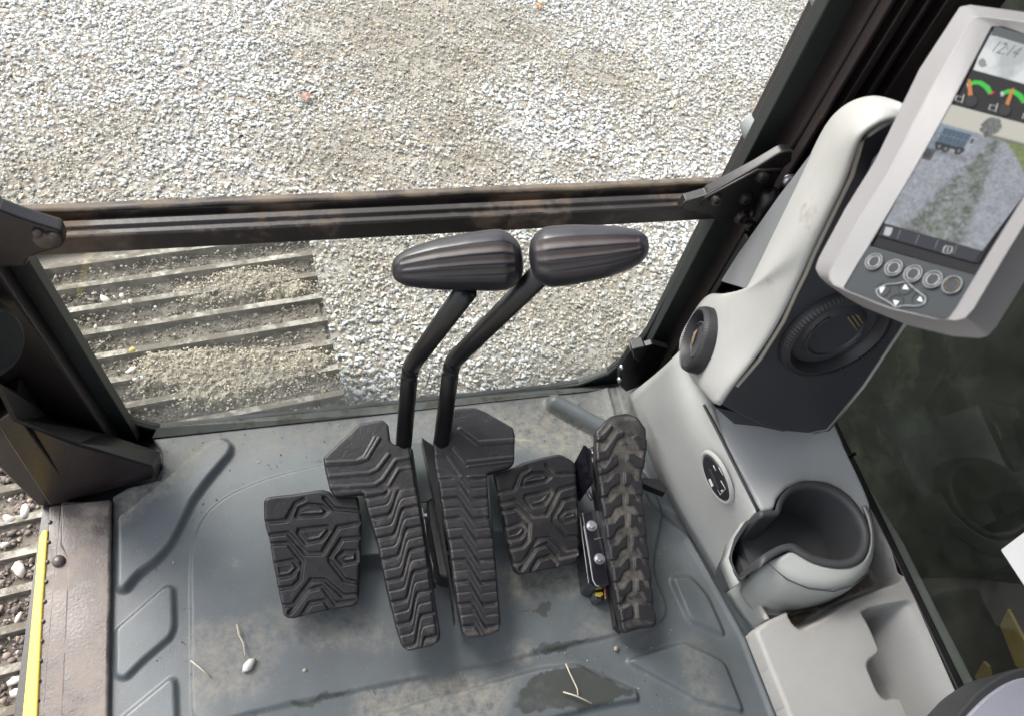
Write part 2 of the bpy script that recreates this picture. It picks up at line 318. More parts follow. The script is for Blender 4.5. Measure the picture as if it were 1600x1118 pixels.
while s < S1 + RI * 2.4:
    q = tpos(s); an = q[2] if s >= S1 else 0.
    if proto is None:
        V = []; pn = len(prof0)
        for side in (0, 1):
            for (a_, h) in prof0: V.append((-TW * side if side else 0., a_, h))
        Fc = [tuple(range(pn)), tuple(range(2 * pn - 1, pn - 1, -1))] + [(i, i + pn, (i + 1) % pn + pn, (i + 1) % pn) for i in range(pn)]
        fm = [0, 0] + [1 if (i % pn) in (3, 7, 11) else 0 for i in range(pn)]
        me = bpy.data.meshes.new('track_shoe'); me.from_pydata(V, [], Fc); me.materials.append(m_trk); me.materials.append(m_grs); me.polygons.foreach_set('material_index', fm); me.update(); proto = me
    o = bpy.data.objects.new('track_shoe', proto); sc.collection.objects.link(o); o.parent = trk
    ll = tl * math.cos(an) - tz * math.sin(an); nn = tz * math.cos(an) + tl * math.sin(an); pos = TO + tl * q[0] + tz * (q[1] if s >= S1 else 0)
    o.matrix_local = Matrix.Translation(Vector(pos - np.array(trk['_w']))) @ Matrix(((tr[0], ll[0], nn[0], 0), (tr[1], ll[1], nn[1], 0), (tr[2], ll[2], nn[2], 0), (0, 0, 0, 1)))
    s += pitch; k += 1
prism('track_frame', [TO + tl * S0 - tr * .2 - tz * .1, TO + tl * (S1 + .1) - tr * .2 - tz * .1, TO + tl * (S1 + .1) - tr * .2 - tz * .7, TO + tl * S0 - tr * .2 - tz * .7], -tr * .36, m_trk, trk)
# mud in the grooves and heaps of pale dirt
def on_track(n): return rng.uniform(0.05, 1.32, n), rng.uniform(.0, TW, n)
def tw_(s_, c_, h): return TO[None] + tl[None] * s_[:, None] - tr[None] * c_[:, None] + tz[None] * h[:, None]
def heapf(s_, c_, blobs):
    d = np.zeros(len(s_)); p = tw_(s_, c_, np.zeros(len(s_)))
    for (x, y, r1, r2, st) in blobs: c0 = PZ(x, y, TZ); d = np.maximum(d, st * np.exp(-(((p[:, 0] - c0[0]) / r1) ** 2 + ((p[:, 1] - c0[1]) / r2) ** 2) ** 1.5))
    return d
BL = [(395, 450, .12, .055, 1.), (330, 465, .1, .04, .8), (450, 462, .08, .04, .9), (300, 585, .13, .06, 1.1), (400, 590, .13, .07, 1.2), (480, 575, .07, .05, 1.), (350, 620, .12, .04, 1.), (160, 410, .03, .03, .6), (300, 500, .08, .02, .5), (250, 570, .06, .03, .7)]
ms = np.arange(.02, 1.262, .0032); mc = np.arange(.002, TW - .002, .0032); SS, CC = np.meshgrid(ms, mc); sf, cf = SS.ravel(), CC.ravel(); hpf = heapf(sf, cf, BL); ph = (sf - S0) % pitch
lev = .0165 + .010 * fbm(sf, cf, 7, 4) + .004 * fbm(sf + 5, cf, 60, 3); hp2 = np.clip(hpf + .45 * fbm(sf + 9, cf, 16, 5, .6), 0, 1.3); rough_ = .007 * fbm(sf, cf, 95, 4, .75)
gap = np.min(np.abs(ph[:, None] - np.array([[.031, .099, .167, .031 + pitch, .167 - pitch]])), 1); slope = ss(.036, .010, gap) if 0 else (1 - ss(.008, .022, gap))
hh = np.where(hp2 > .35, .006 + .026 * ss(.3, .9, hp2), lev * (.8 + .2 * slope) - .004) + rough_ * (.4 + ss(.25, .6, hp2)); hh = hh - .03 * (ss(.012, 0, cf) if 0 else (1 - ss(0, .012, cf))) - .004 * ss(.15, .5, fbm(sf + 3, cf + 4, 9, 4))
Wm = tw_(sf, cf, hh); ny_, nx_ = SS.shape; I_ = np.arange(nx_ * ny_).reshape(ny_, nx_); qf = np.stack([I_[:-1, :-1].ravel(), I_[1:, :-1].ravel(), I_[1:, 1:].ravel(), I_[:-1, 1:].ravel()], 1)
m_mud = M('caked_mud', (.115, .10, .08), .9, .3, (.37, .33, .255), 30, .62, .8, 500)
o = mk('caked_mud', Wm, qf, m_mud, None, False, {'dust': np.clip(ss(.3, .55, hp2) * 1.3 + .35 * ss(.0, .5, fbm(sf, cf + 8, 12, 5)), 0, 1)}); tag(o, 'caked layer of dried dirt filling the track between grousers', 'mud', kind='stuff')
n = 42000; s_, c_ = on_track(n); hp = heapf(s_, c_, BL); ph = ((s_ - S0) % pitch); ing = ((ph < .018) | ((ph > .046) & (ph < .086)) | ((ph > .114) & (ph < .154)) | (ph > .182))
nz = wob(np.stack([s_, c_], 1), 37, 29) * .5 + .5; k = (rng.uniform(0, 1, n) < hp * 1.3) | (ing & (rng.uniform(0, 1, n) < .35 + .65 * nz))
s_, c_, hp, ing, nz = s_[k], c_[k], hp[k], ing[k], nz[k]; n = len(s_)
h = np.where(hp > .3, .030 * rng.uniform(.3, 1, n) * np.minimum(hp * 1.4, 1.1) + .004, rng.uniform(.004, .020, n))
cols = np.where((hp > .35)[:, None], palette(n, [(.46, .41, .32), (.52, .47, .37), (.36, .31, .23), (.42, .40, .34)], [4, 4, 2, 1]), palette(n, [(.20, .17, .14), (.28, .25, .20), (.14, .12, .10), (.36, .33, .28)], [4, 3, 2, .7]))
sz = np.where(hp > .3, rng.uniform(.002, .007, n), rng.lognormal(-5.5, .45, n).clip(.002, .014))
o = stones('track_mud', tw_(s_, c_, h), sz, cols, m_stone, .9, .55); tag(o, 'pale crumbly dirt and dark mud caked between the track grousers', 'mud', kind='stuff')
n = 5200; s_ = rng.uniform(-.35, .95, n); c_ = rng.uniform(.45, .77, n)  # part seen beside the door sill
ph = ((s_ - S0) % pitch); ing = ((ph < .018) | ((ph > .046) & (ph < .086)) | ((ph > .114) & (ph < .154)) | (ph > .182)); s_, c_ = s_[ing], c_[ing]; n = len(s_)
o = stones('track_mud', tw_(s_, c_, rng.uniform(0, .018, n)), rng.uniform(.006, .017, n), palette(n, [(.22, .18, .16), (.15, .12, .11), (.5, .46, .42), (.3, .24, .2)], [4, 3, 1, 2]), m_stone, .9, .4); tag(o, 'brown gritty mud packed on the track beside the door sill', 'mud', kind='stuff')
PB = [(165, 468, .024, 'oval white'), (180, 465, .013, 'tiny round white'), (191, 462, .017, 'narrow white'), (196, 473, .018, 'angular white'), (204, 472, .016, 'triangular white'), (243, 480, .012, 'small grey'), (208, 546, .017, 'yellow'), (206, 577, .024, 'large cream'), (222, 590, .017, 'bluish grey'), (236, 590, .017, 'flat white'), (212, 592, .013, 'little pale'), (235, 576, .016, 'cream'), (213, 505, .013, 'pinkish'), (150, 512, .018, 'dusty')]
for x, y, s_, nm in PB:
    c = PZ(x, y, TZ + .026); col = (.62, .48, .17) if nm == 'yellow' else ((.5, .52, .53) if 'grey' in nm or 'bluish' in nm else (.66, .62, .53))
    o = stones('pebble', c[None], np.array([s_]), np.array([col]), m_stone, .7, .25); wh = 'lying in the track groove' if y < 500 else 'lying lower on the muddy track'
    tag(o, f'{nm} pebble {wh} seen through the lower window', 'pebble', 'pebbles on the track')
for x, y, s_, nm in [(38, 797, .026, 'white speckled'), (15, 810, .02, 'pale round'), (30, 890, .024, 'broad white'), (8, 850, .018, 'small white'), (28, 965, .022, 'buff'), (22, 1062, .024, 'cream angular'), (28, 1080, .02, 'long grey')]:
    c = PZ(x, y, TZ + .025); o = stones('pebble', c[None], np.array([s_]), np.array([(.62, .56, .5)]), m_stone, .7, .25); o.name = 'pebble'
    tag(o, f'{nm} pebble on the track left of the yellow strip', 'pebble', 'pebbles on the track')
LP_ = lambda pts: pts
# ------------------------------------------------------------------ cab frame and glass
YG = .64
cab = thing('cab_frame', 'black painted steel cab frame with crossbar, posts and corner brackets', 'cab frame', (-.42, .6, 0))
# crossbar: extruded profile in (Y, z)
zb = .462
prof = [(.622, zb), (.622, zb + .026), (.626, zb + .028), (.628, zb + .022), (.636, zb + .022), (.639, zb + .026), (.648, zb + .026), (.650, zb + .018), (.656, zb + .018), (.658, zb + .028), (.668, zb + .028), (.668, zb)]
V = [(x, y, z) for x in (-.46, .60) for (y, z) in prof]; pn = len(prof)
o = mk('crossbar', V, [tuple(range(pn))[::-1], tuple(range(pn, 2 * pn))] + [(i, (i + 1) % pn, (i + 1) % pn + pn, i + pn) for i in range(pn)], m_bar, cab); bevel(o, .0015)
cl = []
for i in range(49):
    x = -.44 + i * .98 / 48; wv = .0004 * math.sin(i * 1.3) + .0004 * math.sin(i * .47); cl.append([(x, .6575 + wv, zb + .0283), (x, .6695, zb + .0283), (x, .6695, zb + .0315 + wv * .6), (x, .6585 + wv, zb + .0315 + wv)])
rings('crossbar_lip', cl, M('rusty_lip', (.045, .034, .028), .5, .5, (.13, .10, .072), 12, .45, .5, 150), cab)
def ypoly(name, px, Y, dy, mat, parent, bev=.001): return prism(name, [PY(x, y, Y) for x, y in px], (0, dy, 0), mat, parent, bev)
# left post (in front of the door) and its parts, rising to the roof
box('pillar', (-.435, .60, -.02), (-.352, .665, 1.5), m_frame, cab, .004)
box('pillar', (-.475, .545, -.02), (-.432, .64, 1.5), m_frame, cab, .004)
box('pillar_lip', (-.354, .628, 0), (-.331, .650, 1.5), m_rub, cab, .002)
# right post with rails
box('pillar', (.545, .60, -.02), (.70, .70, 1.6), m_frame, cab, .004)
box('pillar_lip', (.516, .630, 0), (.547, .652, 1.6), m_rub, cab, .002)
for x, w_ in ((.549, .006), (.566, .010), (.590, .006), (.612, .012)): box('pillar_rail', (x, .586, .50), (x + w_, .601, 1.6), m_frame, cab, .002)
for x, w_ in ((.549, .005), (.575, .004)): box('pillar_rail', (x, .590, .02), (x + w_, .601, .455), m_rub, cab, .001)
# left corner bracket on the bar
cb = [(-6, 328), (30, 342), (60, 352), (95, 362), (102, 378), (98, 388), (60, 398), (46, 404), (40, 418), (-10, 420)]
ypoly('corner_bracket', cb, .597, .02, m_frame, cab, .004)
for x, y, r in ((68, 376, .012), (82, 372, .007), (58, 366, .006)): c = PY(x, y, .594); lathe('weld', Fr(c, (1, 0, 0), (0, -1, .2)), [(r, -.004), (r * .8, .001), (r * .3, .003)], M('weld_bead', (.07, .05, .042), .45, .4), cab, 10)
# gusset at the door corner: sloping top strip plus web
g0 = PY(18, 615, .56); top = [PY(14, 618, .545), PY(28, 612, .60), PY(60, 640, .60), PY(222, 700, .60), PZ(248, 712, .02), PZ(238, 752, .004), PZ(225, 745, .015)]
A = PY(18, 640, .535); B = PY(238, 722, .555)
loft('gusset_strip', [[PY(-4, 600, .53), PY(30, 615, .60)], [PY(22, 655, .53), PY(78, 652, .60)], [PY(120, 694, .54), PY(160, 678, .60)], [PY(236, 728, .552), PY(247, 706, .59)], [PY(244, 748, .555), PY(251, 730, .585)]], m_blk, cab, .005, 0, False)
prism('gusset_web', [PY(20, 655, .552), PY(120, 696, .554), PY(234, 728, .556), PZ(238, 746, .0) , PZ(92, 786, .0), PY(26, 700, .55)], (0, .006, 0), m_frame, cab)
# door-side post foot
prism('post_foot', [PY(-8, 660, .545), PY(22, 640, .545), PY(110, 760, .545), PZ(104, 782, .002), PZ(78, 790, .002)], (0, .05, 0), m_frame, cab, .003)
c = PY(-28, 530, .55); o = lathe('bumper', Fr(c, (1, 0, 0), (1, -.6, .6)), [(.035, -.02), (.045, 0), (.035, .016), (.01, .022)], m_rub, cab, 20)
# door opening header rail behind/above the camera is out of reach; sill below
sill = thing('door_sill', 'worn brown metal door sill plate with a rivet', 'door sill', (-.42, .3, 0))
def sp(x, y, z): return PZ(x, y, z)
prism('sill_plate', [sp(96, 782, .0), sp(128, 783, .0), sp(126, 900, .0), sp(122, 1000, 0), sp(112, 1200, 0), sp(60, 1200, 0), sp(75, 1000, 0), sp(88, 850, 0)], (0, 0, -.02), m_sill, sill, .002)
prism('step_plate', [sp(94, 786, .012), sp(173, 778, .012), sp(172, 900, .012), sp(166, 1200, .012), sp(90, 1200, .012), sp(104, 900, .012), sp(103, 868, .012), sp(93, 850, .012)], (0, 0, -.011), m_sill, sill, .004)
prism('sill_edge', [sp(76, 790, -.004), sp(97, 786, -.004), sp(90, 900, -.004), sp(70, 1200, -.004), sp(40, 1200, -.004), sp(72, 850, -.004)], (0, 0, -.03), m_sill, sill, .003)
c = PZ(92, 876, .0); lathe('rivet', Fr(c, (1, 0, 0), (0, 0, 1)), [(.009, 0), (.0085, .004), (.006, .007), (.002, .008)], m_sill, sill, 20)
for y in np.arange(815, 1118, 31): c = PZ(78 - (y - 815) * .07, y, -.0035); lathe('rivet', Fr(c, (1, 0, 0), (0, 0, 1)), [(.0032, 0), (.0028, .0015), (.001, .002)], m_frame, sill, 8)
ys = prism('yellow_edge_strip', [sp(66, 826, .0), sp(75, 826, .0), sp(66, 950, 0), sp(54, 1200, .0), sp(26, 1200, .0), sp(47, 980, 0), sp(60, 840, .0)], (0, 0, -.05), m_yel, None, .003); tag(ys, 'bright yellow painted edge strip outside the door sill', 'edge strip')
# window surround with rounded lower corners
opn = [(52, 402), (80, 470), (112, 540), (134, 584), (156, 618), (182, 645), (214, 663), (250, 671), (400, 656), (600, 636), (850, 609), (905, 600), (950, 583), (985, 555), (1012, 520), (1050, 450), (1083, 386), (1112, 336)]
IN = [PY(x, y, .650) for x, y in opn]; OUT = []
Cc = np.array([.09, .650, .28])
for p in IN:
    x = -.36 if p[0] < -.05 and p[2] > .02 else p[0]
    OUT.append(np.array([-.36 if p[0] < -.18 else (.55 if p[0] > .40 else p[0]), .650, max(-.03, p[2] - (.10 if p[2] < .2 else 0))]))
Vv = []; 
for p, q in zip(IN, OUT): Vv += [p, q, p + np.array([0, .012, 0]), q + np.array([0, .012, 0])]
Fc = []
for i in range(len(IN) - 1):
    a_, b_ = 4 * i, 4 * i + 4; Fc += [(a_, b_, b_ + 1, a_ + 1), (a_, a_ + 2, b_ + 2, b_), (a_ + 2, a_ + 3, b_ + 3, b_ + 2)]
sur = mk('window_surround', Vv, Fc, m_rub, None); tag(sur, 'dark rubber surround with rounded corners round the lower front window', 'window seal')
tube('seal_bead', [p - np.array([0, .001, 0]) for p in IN], .0035, m_rub, None, 8); sb = bpy.data.objects['seal_bead']; sb.parent = sur
def glass_mat(name, col, refl=.06, dirt=.04, rough=.02, ds=4., low=0.):
    m = bpy.data.materials.new(name); m.use_nodes = True; N = m.node_tree.nodes; L = m.node_tree.links; N.remove(N['Principled BSDF']); out = N['Material Output']
    t = N.new('ShaderNodeBsdfTransparent'); t.inputs[0].default_value = (*col, 1); gl = N.new('ShaderNodeBsdfGlossy'); gl.inputs['Roughness'].default_value = rough
    lw = N.new('ShaderNodeLayerWeight'); lw.inputs[0].default_value = .5; pw = N.new('ShaderNodeMath'); pw.operation = 'POWER'; pw.inputs[1].default_value = 5; L.new(lw.outputs['Facing'], pw.inputs[0]); fr = N.new('ShaderNodeMath'); fr.operation = 'MULTIPLY_ADD'; fr.inputs[1].default_value = .9; fr.inputs[2].default_value = refl; L.new(pw.outputs[0], fr.inputs[0]); m1 = N.new('ShaderNodeMixShader'); L.new(fr.outputs[0], m1.inputs[0]); L.new(t.outputs[0], m1.inputs[1]); L.new(gl.outputs[0], m1.inputs[2])
    df = N.new('ShaderNodeBsdfDiffuse'); df.inputs[0].default_value = (.5, .5, .47, 1); no = N.new('ShaderNodeTexNoise'); no.inputs['Scale'].default_value = ds; no.inputs['Detail'].default_value = 8; no.inputs['Roughness'].default_value = .7
    g_ = N.new('ShaderNodeNewGeometry'); L.new(g_.outputs['Position'], no.inputs['Vector']); r = N.new('ShaderNodeMapRange'); r.inputs['From Min'].default_value = .4; r.inputs['From Max'].default_value = .8; r.inputs['To Max'].default_value = dirt * 3; L.new(no.outputs[0], r.inputs[0])
    sx = N.new('ShaderNodeSeparateXYZ'); L.new(g_.outputs['Position'], sx.inputs[0]); rz = N.new('ShaderNodeMapRange'); rz.inputs['From Min'].default_value = .0; rz.inputs['From Max'].default_value = .17; rz.inputs['To Min'].default_value = low; rz.inputs['To Max'].default_value = 0; L.new(sx.outputs[2], rz.inputs[0])
    n2_ = N.new('ShaderNodeTexNoise'); n2_.inputs['Scale'].default_value = 18; n2_.inputs['Detail'].default_value = 9; n2_.inputs['Roughness'].default_value = .7; L.new(g_.outputs['Position'], n2_.inputs['Vector']); mm = N.new('ShaderNodeMath'); mm.operation = 'MULTIPLY_ADD'; L.new(rz.outputs[0], mm.inputs[0]); L.new(n2_.outputs[0], mm.inputs[1]); L.new(r.outputs[0], mm.inputs[2])
    m2 = N.new('ShaderNodeMixShader'); L.new(mm.outputs[0], m2.inputs[0]); L.new(m1.outputs[0], m2.inputs[1]); L.new(df.outputs[0], m2.inputs[2]); L.new(m2.outputs[0], out.inputs[0]); return m
gl1 = mk('lower_windshield', [(-.352, .656, -.01), (.545, .656, -.01), (.545, .656, .47), (-.352, .656, .47)], [(0, 1, 2, 3)], glass_mat('lower_glass', (.95, .98, .965), dirt=.13, ds=3., low=.9)); tag(gl1, 'clear dusty lower front window pane below the crossbar', 'window')
gl2 = mk('upper_windshield', [(-.40, .663, .488), (.60, .663, .488), (.60, .663, 1.6), (-.40, .663, 1.6)], [(0, 1, 2, 3)], glass_mat('upper_glass', (.97, .985, .98), dirt=.02)); tag(gl2, 'clear upper front window pane above the crossbar', 'window')
# bottom edge of the glass: teal-tinted edge strip resting in a sill channel
ch = loft('glass_channel', [[PY(246, 668, .646), PY(600, 634, .646), PY(985, 597, .646)], [PZ(238, 684, .001), PZ(600, 646, .001), PZ(985, 604, .001)]], M('channel', (.07, .078, .07), .5, .3, (.05, .04, .025), 16, .50), None, .003, 0, False); tag(ch, 'grimy channel strip holding the bottom edge of the lower window', 'window channel')
# right lower hinge bracket with two rivets
hb = thing('hinge_bracket', 'black hinge bracket with two bright rivets at right lower window corner', 'bracket', PY(1000, 590, .60))
prism('bracket_plate', [PY(x, y, .60) for x, y in [(996, 545), (1020, 538), (1045, 545), (1030, 575), (1008, 600), (978, 612), (966, 600), (968, 575), (985, 548)]], (0, .012, 0), m_blk, hb, .002)
prism('bracket_clip', [PY(x, y, .585) for x, y in [(988, 546), (1008, 541), (1012, 550), (1000, 566), (990, 560)]], (0, .02, 0), m_blk, hb, .002)
for x, y in ((971, 573), (968, 592)): lathe('rivet', Fr(PY(x, y, .599), (1, 0, 0), (0, -1, .3)), [(.005, 0), (.0045, .003), (.002, .005)], m_steel, hb, 14)
# upper latch bracket on the bar, right
lb = thing('latch_bracket', 'black folded latch plate with bolts joining crossbar to right post', 'bracket', PY(1150, 310, .59))
pl = zc([(440, 720), (480, 660), (620, 620), (640, 600), (960, 430), (1110, 340), (1140, 328), (1195, 330), (1190, 400), (1110, 460), (1060, 600), (1000, 760), (930, 840), (820, 800), (700, 790), (600, 740)], 960, 160, 4.3)
prism('latch_plate', [PY(x, y, .585) for x, y in pl], (0, .012, 0), m_blk, lb, .001)
tube('plate_edge', [PY(x, y, .580) for x, y in zc([(440, 720), (480, 662), (620, 622), (960, 433), (1100, 345), (1140, 328), (1195, 330)], 960, 160, 4.3)], .0016, m_bar, lb, 6)
tube('plate_edge', [PY(x, y, .576) for x, y in zc([(585, 690), (610, 640), (960, 455), (1115, 452)], 960, 160, 4.3)], .0016, m_bar, lb, 6)
for x, y, r in [(678, 650, .0085), (877, 640, .0085), (990, 495, .009), (1170, 525, .010), (850, 770, .010), (935, 750, .009), (915, 825, .008)]:
    x, y = 960 + x / 4.3, 160 + y / 4.3
    lathe('bolt', Fr(PY(x, y, .584), (1, 0, 0), (0, -1, .15)), [(r, 0), (r, .002), (r * .75, .006), (r * .45, .007), (r * .4, .004)], m_steel if r == .010 and x > 1200 else m_bar, lb, 16)
tube('latch_roller', [PY(1205, 300, .575), PY(1188, 340, .575)], .011, m_blk, lb)
# exterior lamp knobs seen through the upper window
for x, y in ((1180, 200), (1292, -8)):
    kb = lathe('rubber_stop', Fr(PY(x, y, .69), (1, 0, 0), (-.4, 1, .2)), [(.016, -.02), (.019, 0), (.014, .014), (.004, .018)], M('stop_rubber', (.20, .22, .22), .6), None, 18)
    tag(kb, ('grey rubber stop beside the right post just above the crossbar' if y > 0 else 'grey rubber stop beside the right post at top edge of view'), 'rubber stop', 'window stops')

# ------------------------------------------------------------------ floor mat
FL = Fr((0, 0, 0), (1, 0, 0), (0, 0, 1)); Z8 = lambda p: FL.pp(zc(p, 0, 660, 2.442)); Zb = lambda p: FL.pp(zc(p, 400, 840, 1.905)); S = lambda p: FL.pp(p)
mat_out = FL.pp([(175, 775), (172, 900), (160, 1200), (700, 1240), (1315, 1240), (1256, 1118), (1202, 985), (1156, 905), (1104, 815), (1045, 770), (1012, 700), (985, 604), (850, 616), (600, 645), (238, 684), (252, 708), (252, 748), (200, 760)])
pads = [(rnd(Z8([(455, 365), (820, 70), (850, 63), (890, 90), (885, 120), (790, 235), (740, 305), (700, 390), (655, 475), (600, 535), (535, 580), (480, 647), (452, 640)]), .006), .013, .008),
        (rnd(Z8([(445, 790), (635, 622), (665, 628), (670, 780), (655, 820), (555, 905), (480, 980), (445, 970)]), .006), .008, .006),
        (rnd(Z8([(450, 1140), (655, 970), (674, 985), (680, 1150), (640, 1300), (450, 1300)]), .006), .008, .006),
        (rnd(Zb([(250, 560), (350, 530), (840, 390), (950, 376), (1130, 455), (1138, 482), (1000, 508), (800, 560), (300, 640)]), .006), .011, .007),
        (rnd(S([(977, 1032), (1067, 1003), (1130, 1034), (1161, 1113), (1093, 1096)]), .01), .010, .008),
        (rnd(S([(1046, 902), (1077, 900), (1103, 930), (1132, 994), (1074, 968)]), .01), .009, .008)]
centre = rnd(S([(300, 1140), (297, 870), (312, 812), (350, 775), (420, 745), (560, 712), (700, 690), (820, 686), (907, 699), (1000, 730), (1035, 800), (1018, 893), (1045, 950), (1030, 978), (975, 989), (812, 1027), (400, 1112)]), .03)
capsule = S([(866, 632), (880, 640), (945, 675)])
hump = S([(1005, 700), (1060, 880), (1100, 980)])
stain = [(Zb([(820, 400), (950, 380), (1120, 455), (1130, 480), (1000, 500), (800, 530), (760, 500)]), 1.), (Zb([(800, 330), (860, 305), (980, 295), (1015, 298), (900, 330), (820, 350)]), 1.), (Zb([(780, 215), (830, 212), (870, 190), (880, 205), (865, 230), (875, 250), (850, 245), (820, 225), (780, 225)]), 1.1), (Zb([(100, 490), (240, 455), (330, 445), (240, 475), (130, 510)]), 1.)]
dustp = [(S([(240, 690), (420, 672), (700, 640), (985, 606), (1000, 650), (840, 655), (560, 668), (330, 690)]), .5), (S([(172, 776), (250, 748), (300, 700), (330, 690), (300, 740), (190, 815)]), .8), (S([(840, 640), (940, 640), (985, 690), (930, 730), (760, 690), (700, 660)]), .65),
         (S([(300, 985), (400, 965), (440, 1000), (400, 1080), (310, 1100)]), .55), (S([(780, 890), (900, 880), (915, 920), (800, 930)]), .75), (Zb([(780, 328), (805, 330), (805, 345), (770, 350)]), 1.), (S([(560, 1090), (700, 1060), (800, 1060), (780, 1118), (560, 1150)]), .6), (S([(420, 955), (500, 962), (560, 940), (620, 1010), (470, 1010)]), .4), (S([(960, 870), (1010, 1000), (900, 1000)]), .25), (S([(640, 850), (740, 840), (760, 900), (660, 910)]), .6), (S([(1060, 1000), (1090, 1000), (1130, 1118), (1080, 1118)]), .25)]
lipline = S([(985, 604), (1012, 700), (1045, 770), (1104, 815), (1156, 905), (1202, 985), (1256, 1118), (1315, 1240)])
def hmat(Q, s):
    h = np.zeros(len(Q)); dust = np.zeros(len(Q)); wet = np.zeros(len(Q))
    Qw = Q + .012 * np.stack([fbm(Q[:, 0] + 3, Q[:, 1], 45, 5, .65), fbm(Q[:, 0], Q[:, 1] + 6, 45, 5, .65)], 1)
    sc_, _ = sdf(Q, centre); h += .0055 * ss(-.001, .003, sc_); dust += .2 * np.exp(-((sc_ - .001) / .0025) ** 2)
    for p, H, wd in pads:
        d_, _ = sdf(Q, p); h += H * ss(-wd * .5, wd * .6, d_); dust += .12 * np.exp(-((d_ + wd * .7) / .003) ** 2)
    d_ = pline(Q, capsule); h += .024 * np.sqrt(np.clip(1 - (d_ / .018) ** 2, 0, 1)); cap_ = ss(.014, .017, d_); dust += .9 * np.exp(-((d_ - .021) / .006) ** 2)
    d_ = pline(Q, lipline); h += .048 * (1 - ss(.0, .032, d_)) + .008 * (1 - ss(.03, .09, d_)); h += .004 * np.exp(-((d_ - .05) / .004) ** 2)
    h += .0007 * wob(Q, 14, 11)
    for p, st in dustp: d_, _ = sdf(Qw, p); dust = np.maximum(dust, st * 1.5 * ss(-.02, .012, d_))
    dust *= .25 + .75 * cap_
    for p, st in stain: d_, _ = sdf(Qw, p); wet = np.maximum(wet, st * ss(-.004, .004, d_))
    dust = np.maximum(dust, .5 * np.exp(-(s / .006) ** 2))
    dust = np.maximum(dust, .55 * (1 - ss(.0, .05, np.abs(Q[:, 1] - .60))) * (1 - .0 * s))
    return h, {'dust': np.clip(dust * cap_ if 0 else dust * (.25 + .75 * cap_), 0, 1), 'wet': wet * .8}
fm_ = relief('floor_mat', FL, mat_out, .0022, hmat, .012, m_mat, None, .004); tag(fm_, 'moulded grey rubber floor mat with raised blocks and dried dirt', 'floor mat')
fl = box('cab_floor', (-.47, -.4, -.06), (.78, .67, -.024), m_blk); tag(fl, None, None, kind='structure')
# loose bits on the mat
n = 900; pts = []; c = np.column_stack([rng.uniform(-.33, .5, n), rng.uniform(.05, .63, n), rng.uniform(.0, .003, n)]); 
o = stones('crumbs', c, rng.uniform(.0010, .0032, n), palette(n, [(.3, .27, .22), (.45, .42, .36), (.1, .09, .08)], [3, 2, 3]), m_stone, .9, .3); tag(o, 'fine dirt crumbs scattered over the rubber mat', 'crumbs', kind='stuff')
c = PZ(388, 1038, .0115); o = stones('pebble', c[None], np.array([.018]), np.array([(.62, .6, .57)]), m_stone, .9, .3); tag(o, 'small white angular stone lying on the rubber mat', 'stone')
for x, y, s_, lab in [(166, 988, .009, 'tan crumb of stone at the seam of sill and mat'), (476 , 1046 if 0 else 1046, .009, 'dark crumb of dirt below the left foot rest on the mat'), (963, 1012, .010, 'grey crumb of stone under the narrow right pedal heel')]:
    c = PZ(x, y, .006); o = stones('crumb_stone', c[None], np.array([s_]), np.array([(.36, .31, .26)]), m_stone, .9, .3); tag(o, lab, 'crumb')
mstraw = M('straw', (.5, .44, .35), .7)
for pts, lab in [([(370, 974), (373, 990), (380, 1003), (383, 1022)], 'longer bent dry stalk standing above the white stone on the mat'), ([(370, 974), (372, 984), (378, 994)], 'short dry stalk fork joined at the tip of the longer stalk'), ([(298, 1031), (312, 1042), (328, 1056)], 'pale dry stalk lying left of the white stone'), ([(884, 1036), (890, 1050), (902, 1075), (903, 1085)], 'thin dry stalk on the wet raised block near the bottom'), ([(880, 1080), (900, 1086), (925, 1098)], 'reddish dry stalk on the wet raised block beside the thin one')]:
    o = tube('dry_stalk', [PZ(x, y, (.0185 if x > 800 else .0105) + .003 * (i % 2)) for i, (x, y) in enumerate(pts)], .0011, mstraw, None, 6); tag(o, lab, 'stalk', 'dry stalks on the mat')

# ------------------------------------------------------------------ pedals
def pedal_pad(name, fr, poly, gfun, v0, period, parent, stem, ridge=(), inv=False, thick=.014):
    stem = np.array(stem)
    def hf(Q, s):
        ins, _ = sdf(Q, stem); inside = ss(-.001, .002, ins)
        # across fraction from the stem axis
        ax0, ax1 = (stem[0] + stem[1]) / 2, (stem[2] + stem[3]) / 2; ax = nrm(ax1 - ax0); t = (Q - ax0) @ ax / np.linalg.norm(ax1 - ax0); per = (Q - ax0) @ np.array([-ax[1], ax[0]]); wd = np.linalg.norm(stem[0] - stem[1]) * (1 - t) + np.linalg.norm(stem[2] - stem[3]) * t
        x = per / wd; x = x if inv else -x
        g_ = gfun(x) * period * 1.15
        ph = ((t * np.linalg.norm(ax1 - ax0) + (-g_) - v0) / period) % 1.0
        prof_ = ss(0, .06, ph) * (1 - ss(.80, .90, ph)) * .0034 - np.exp(-((ph - .42) / .035) ** 2) * .0011
        wear = .00018 * fbm(Q[:, 0], Q[:, 1], 180, 4)
        h = prof_ * inside + wear; dust = inside * (.55 * ss(.1, .5, fbm(Q[:, 0], Q[:, 1], 60, 4)) * np.exp(-((ph - .95) / .08) ** 2)) + .25 * ss(.25, .5, fbm(Q[:, 0] + 4, Q[:, 1], 35, 5))
        for pts, wr, hr in ridge: d_ = pline(Q, pts); h = h + hr * (1 - ss(wr * .55, wr, d_)) * (1 - inside * .0); 
        endd = ss(.93, 1.0, t) * inside; dust = np.maximum(dust, .5 * endd)
        return h, {'dust': np.clip(dust, 0, 1)}
    return relief(name, fr, poly, .0011, hf, thick, m_pad, parent, .004)
pa = math.radians(9)
PF = Fr((0, .22, .075), (1, 0, 0), (0, -math.sin(pa), math.cos(pa)))
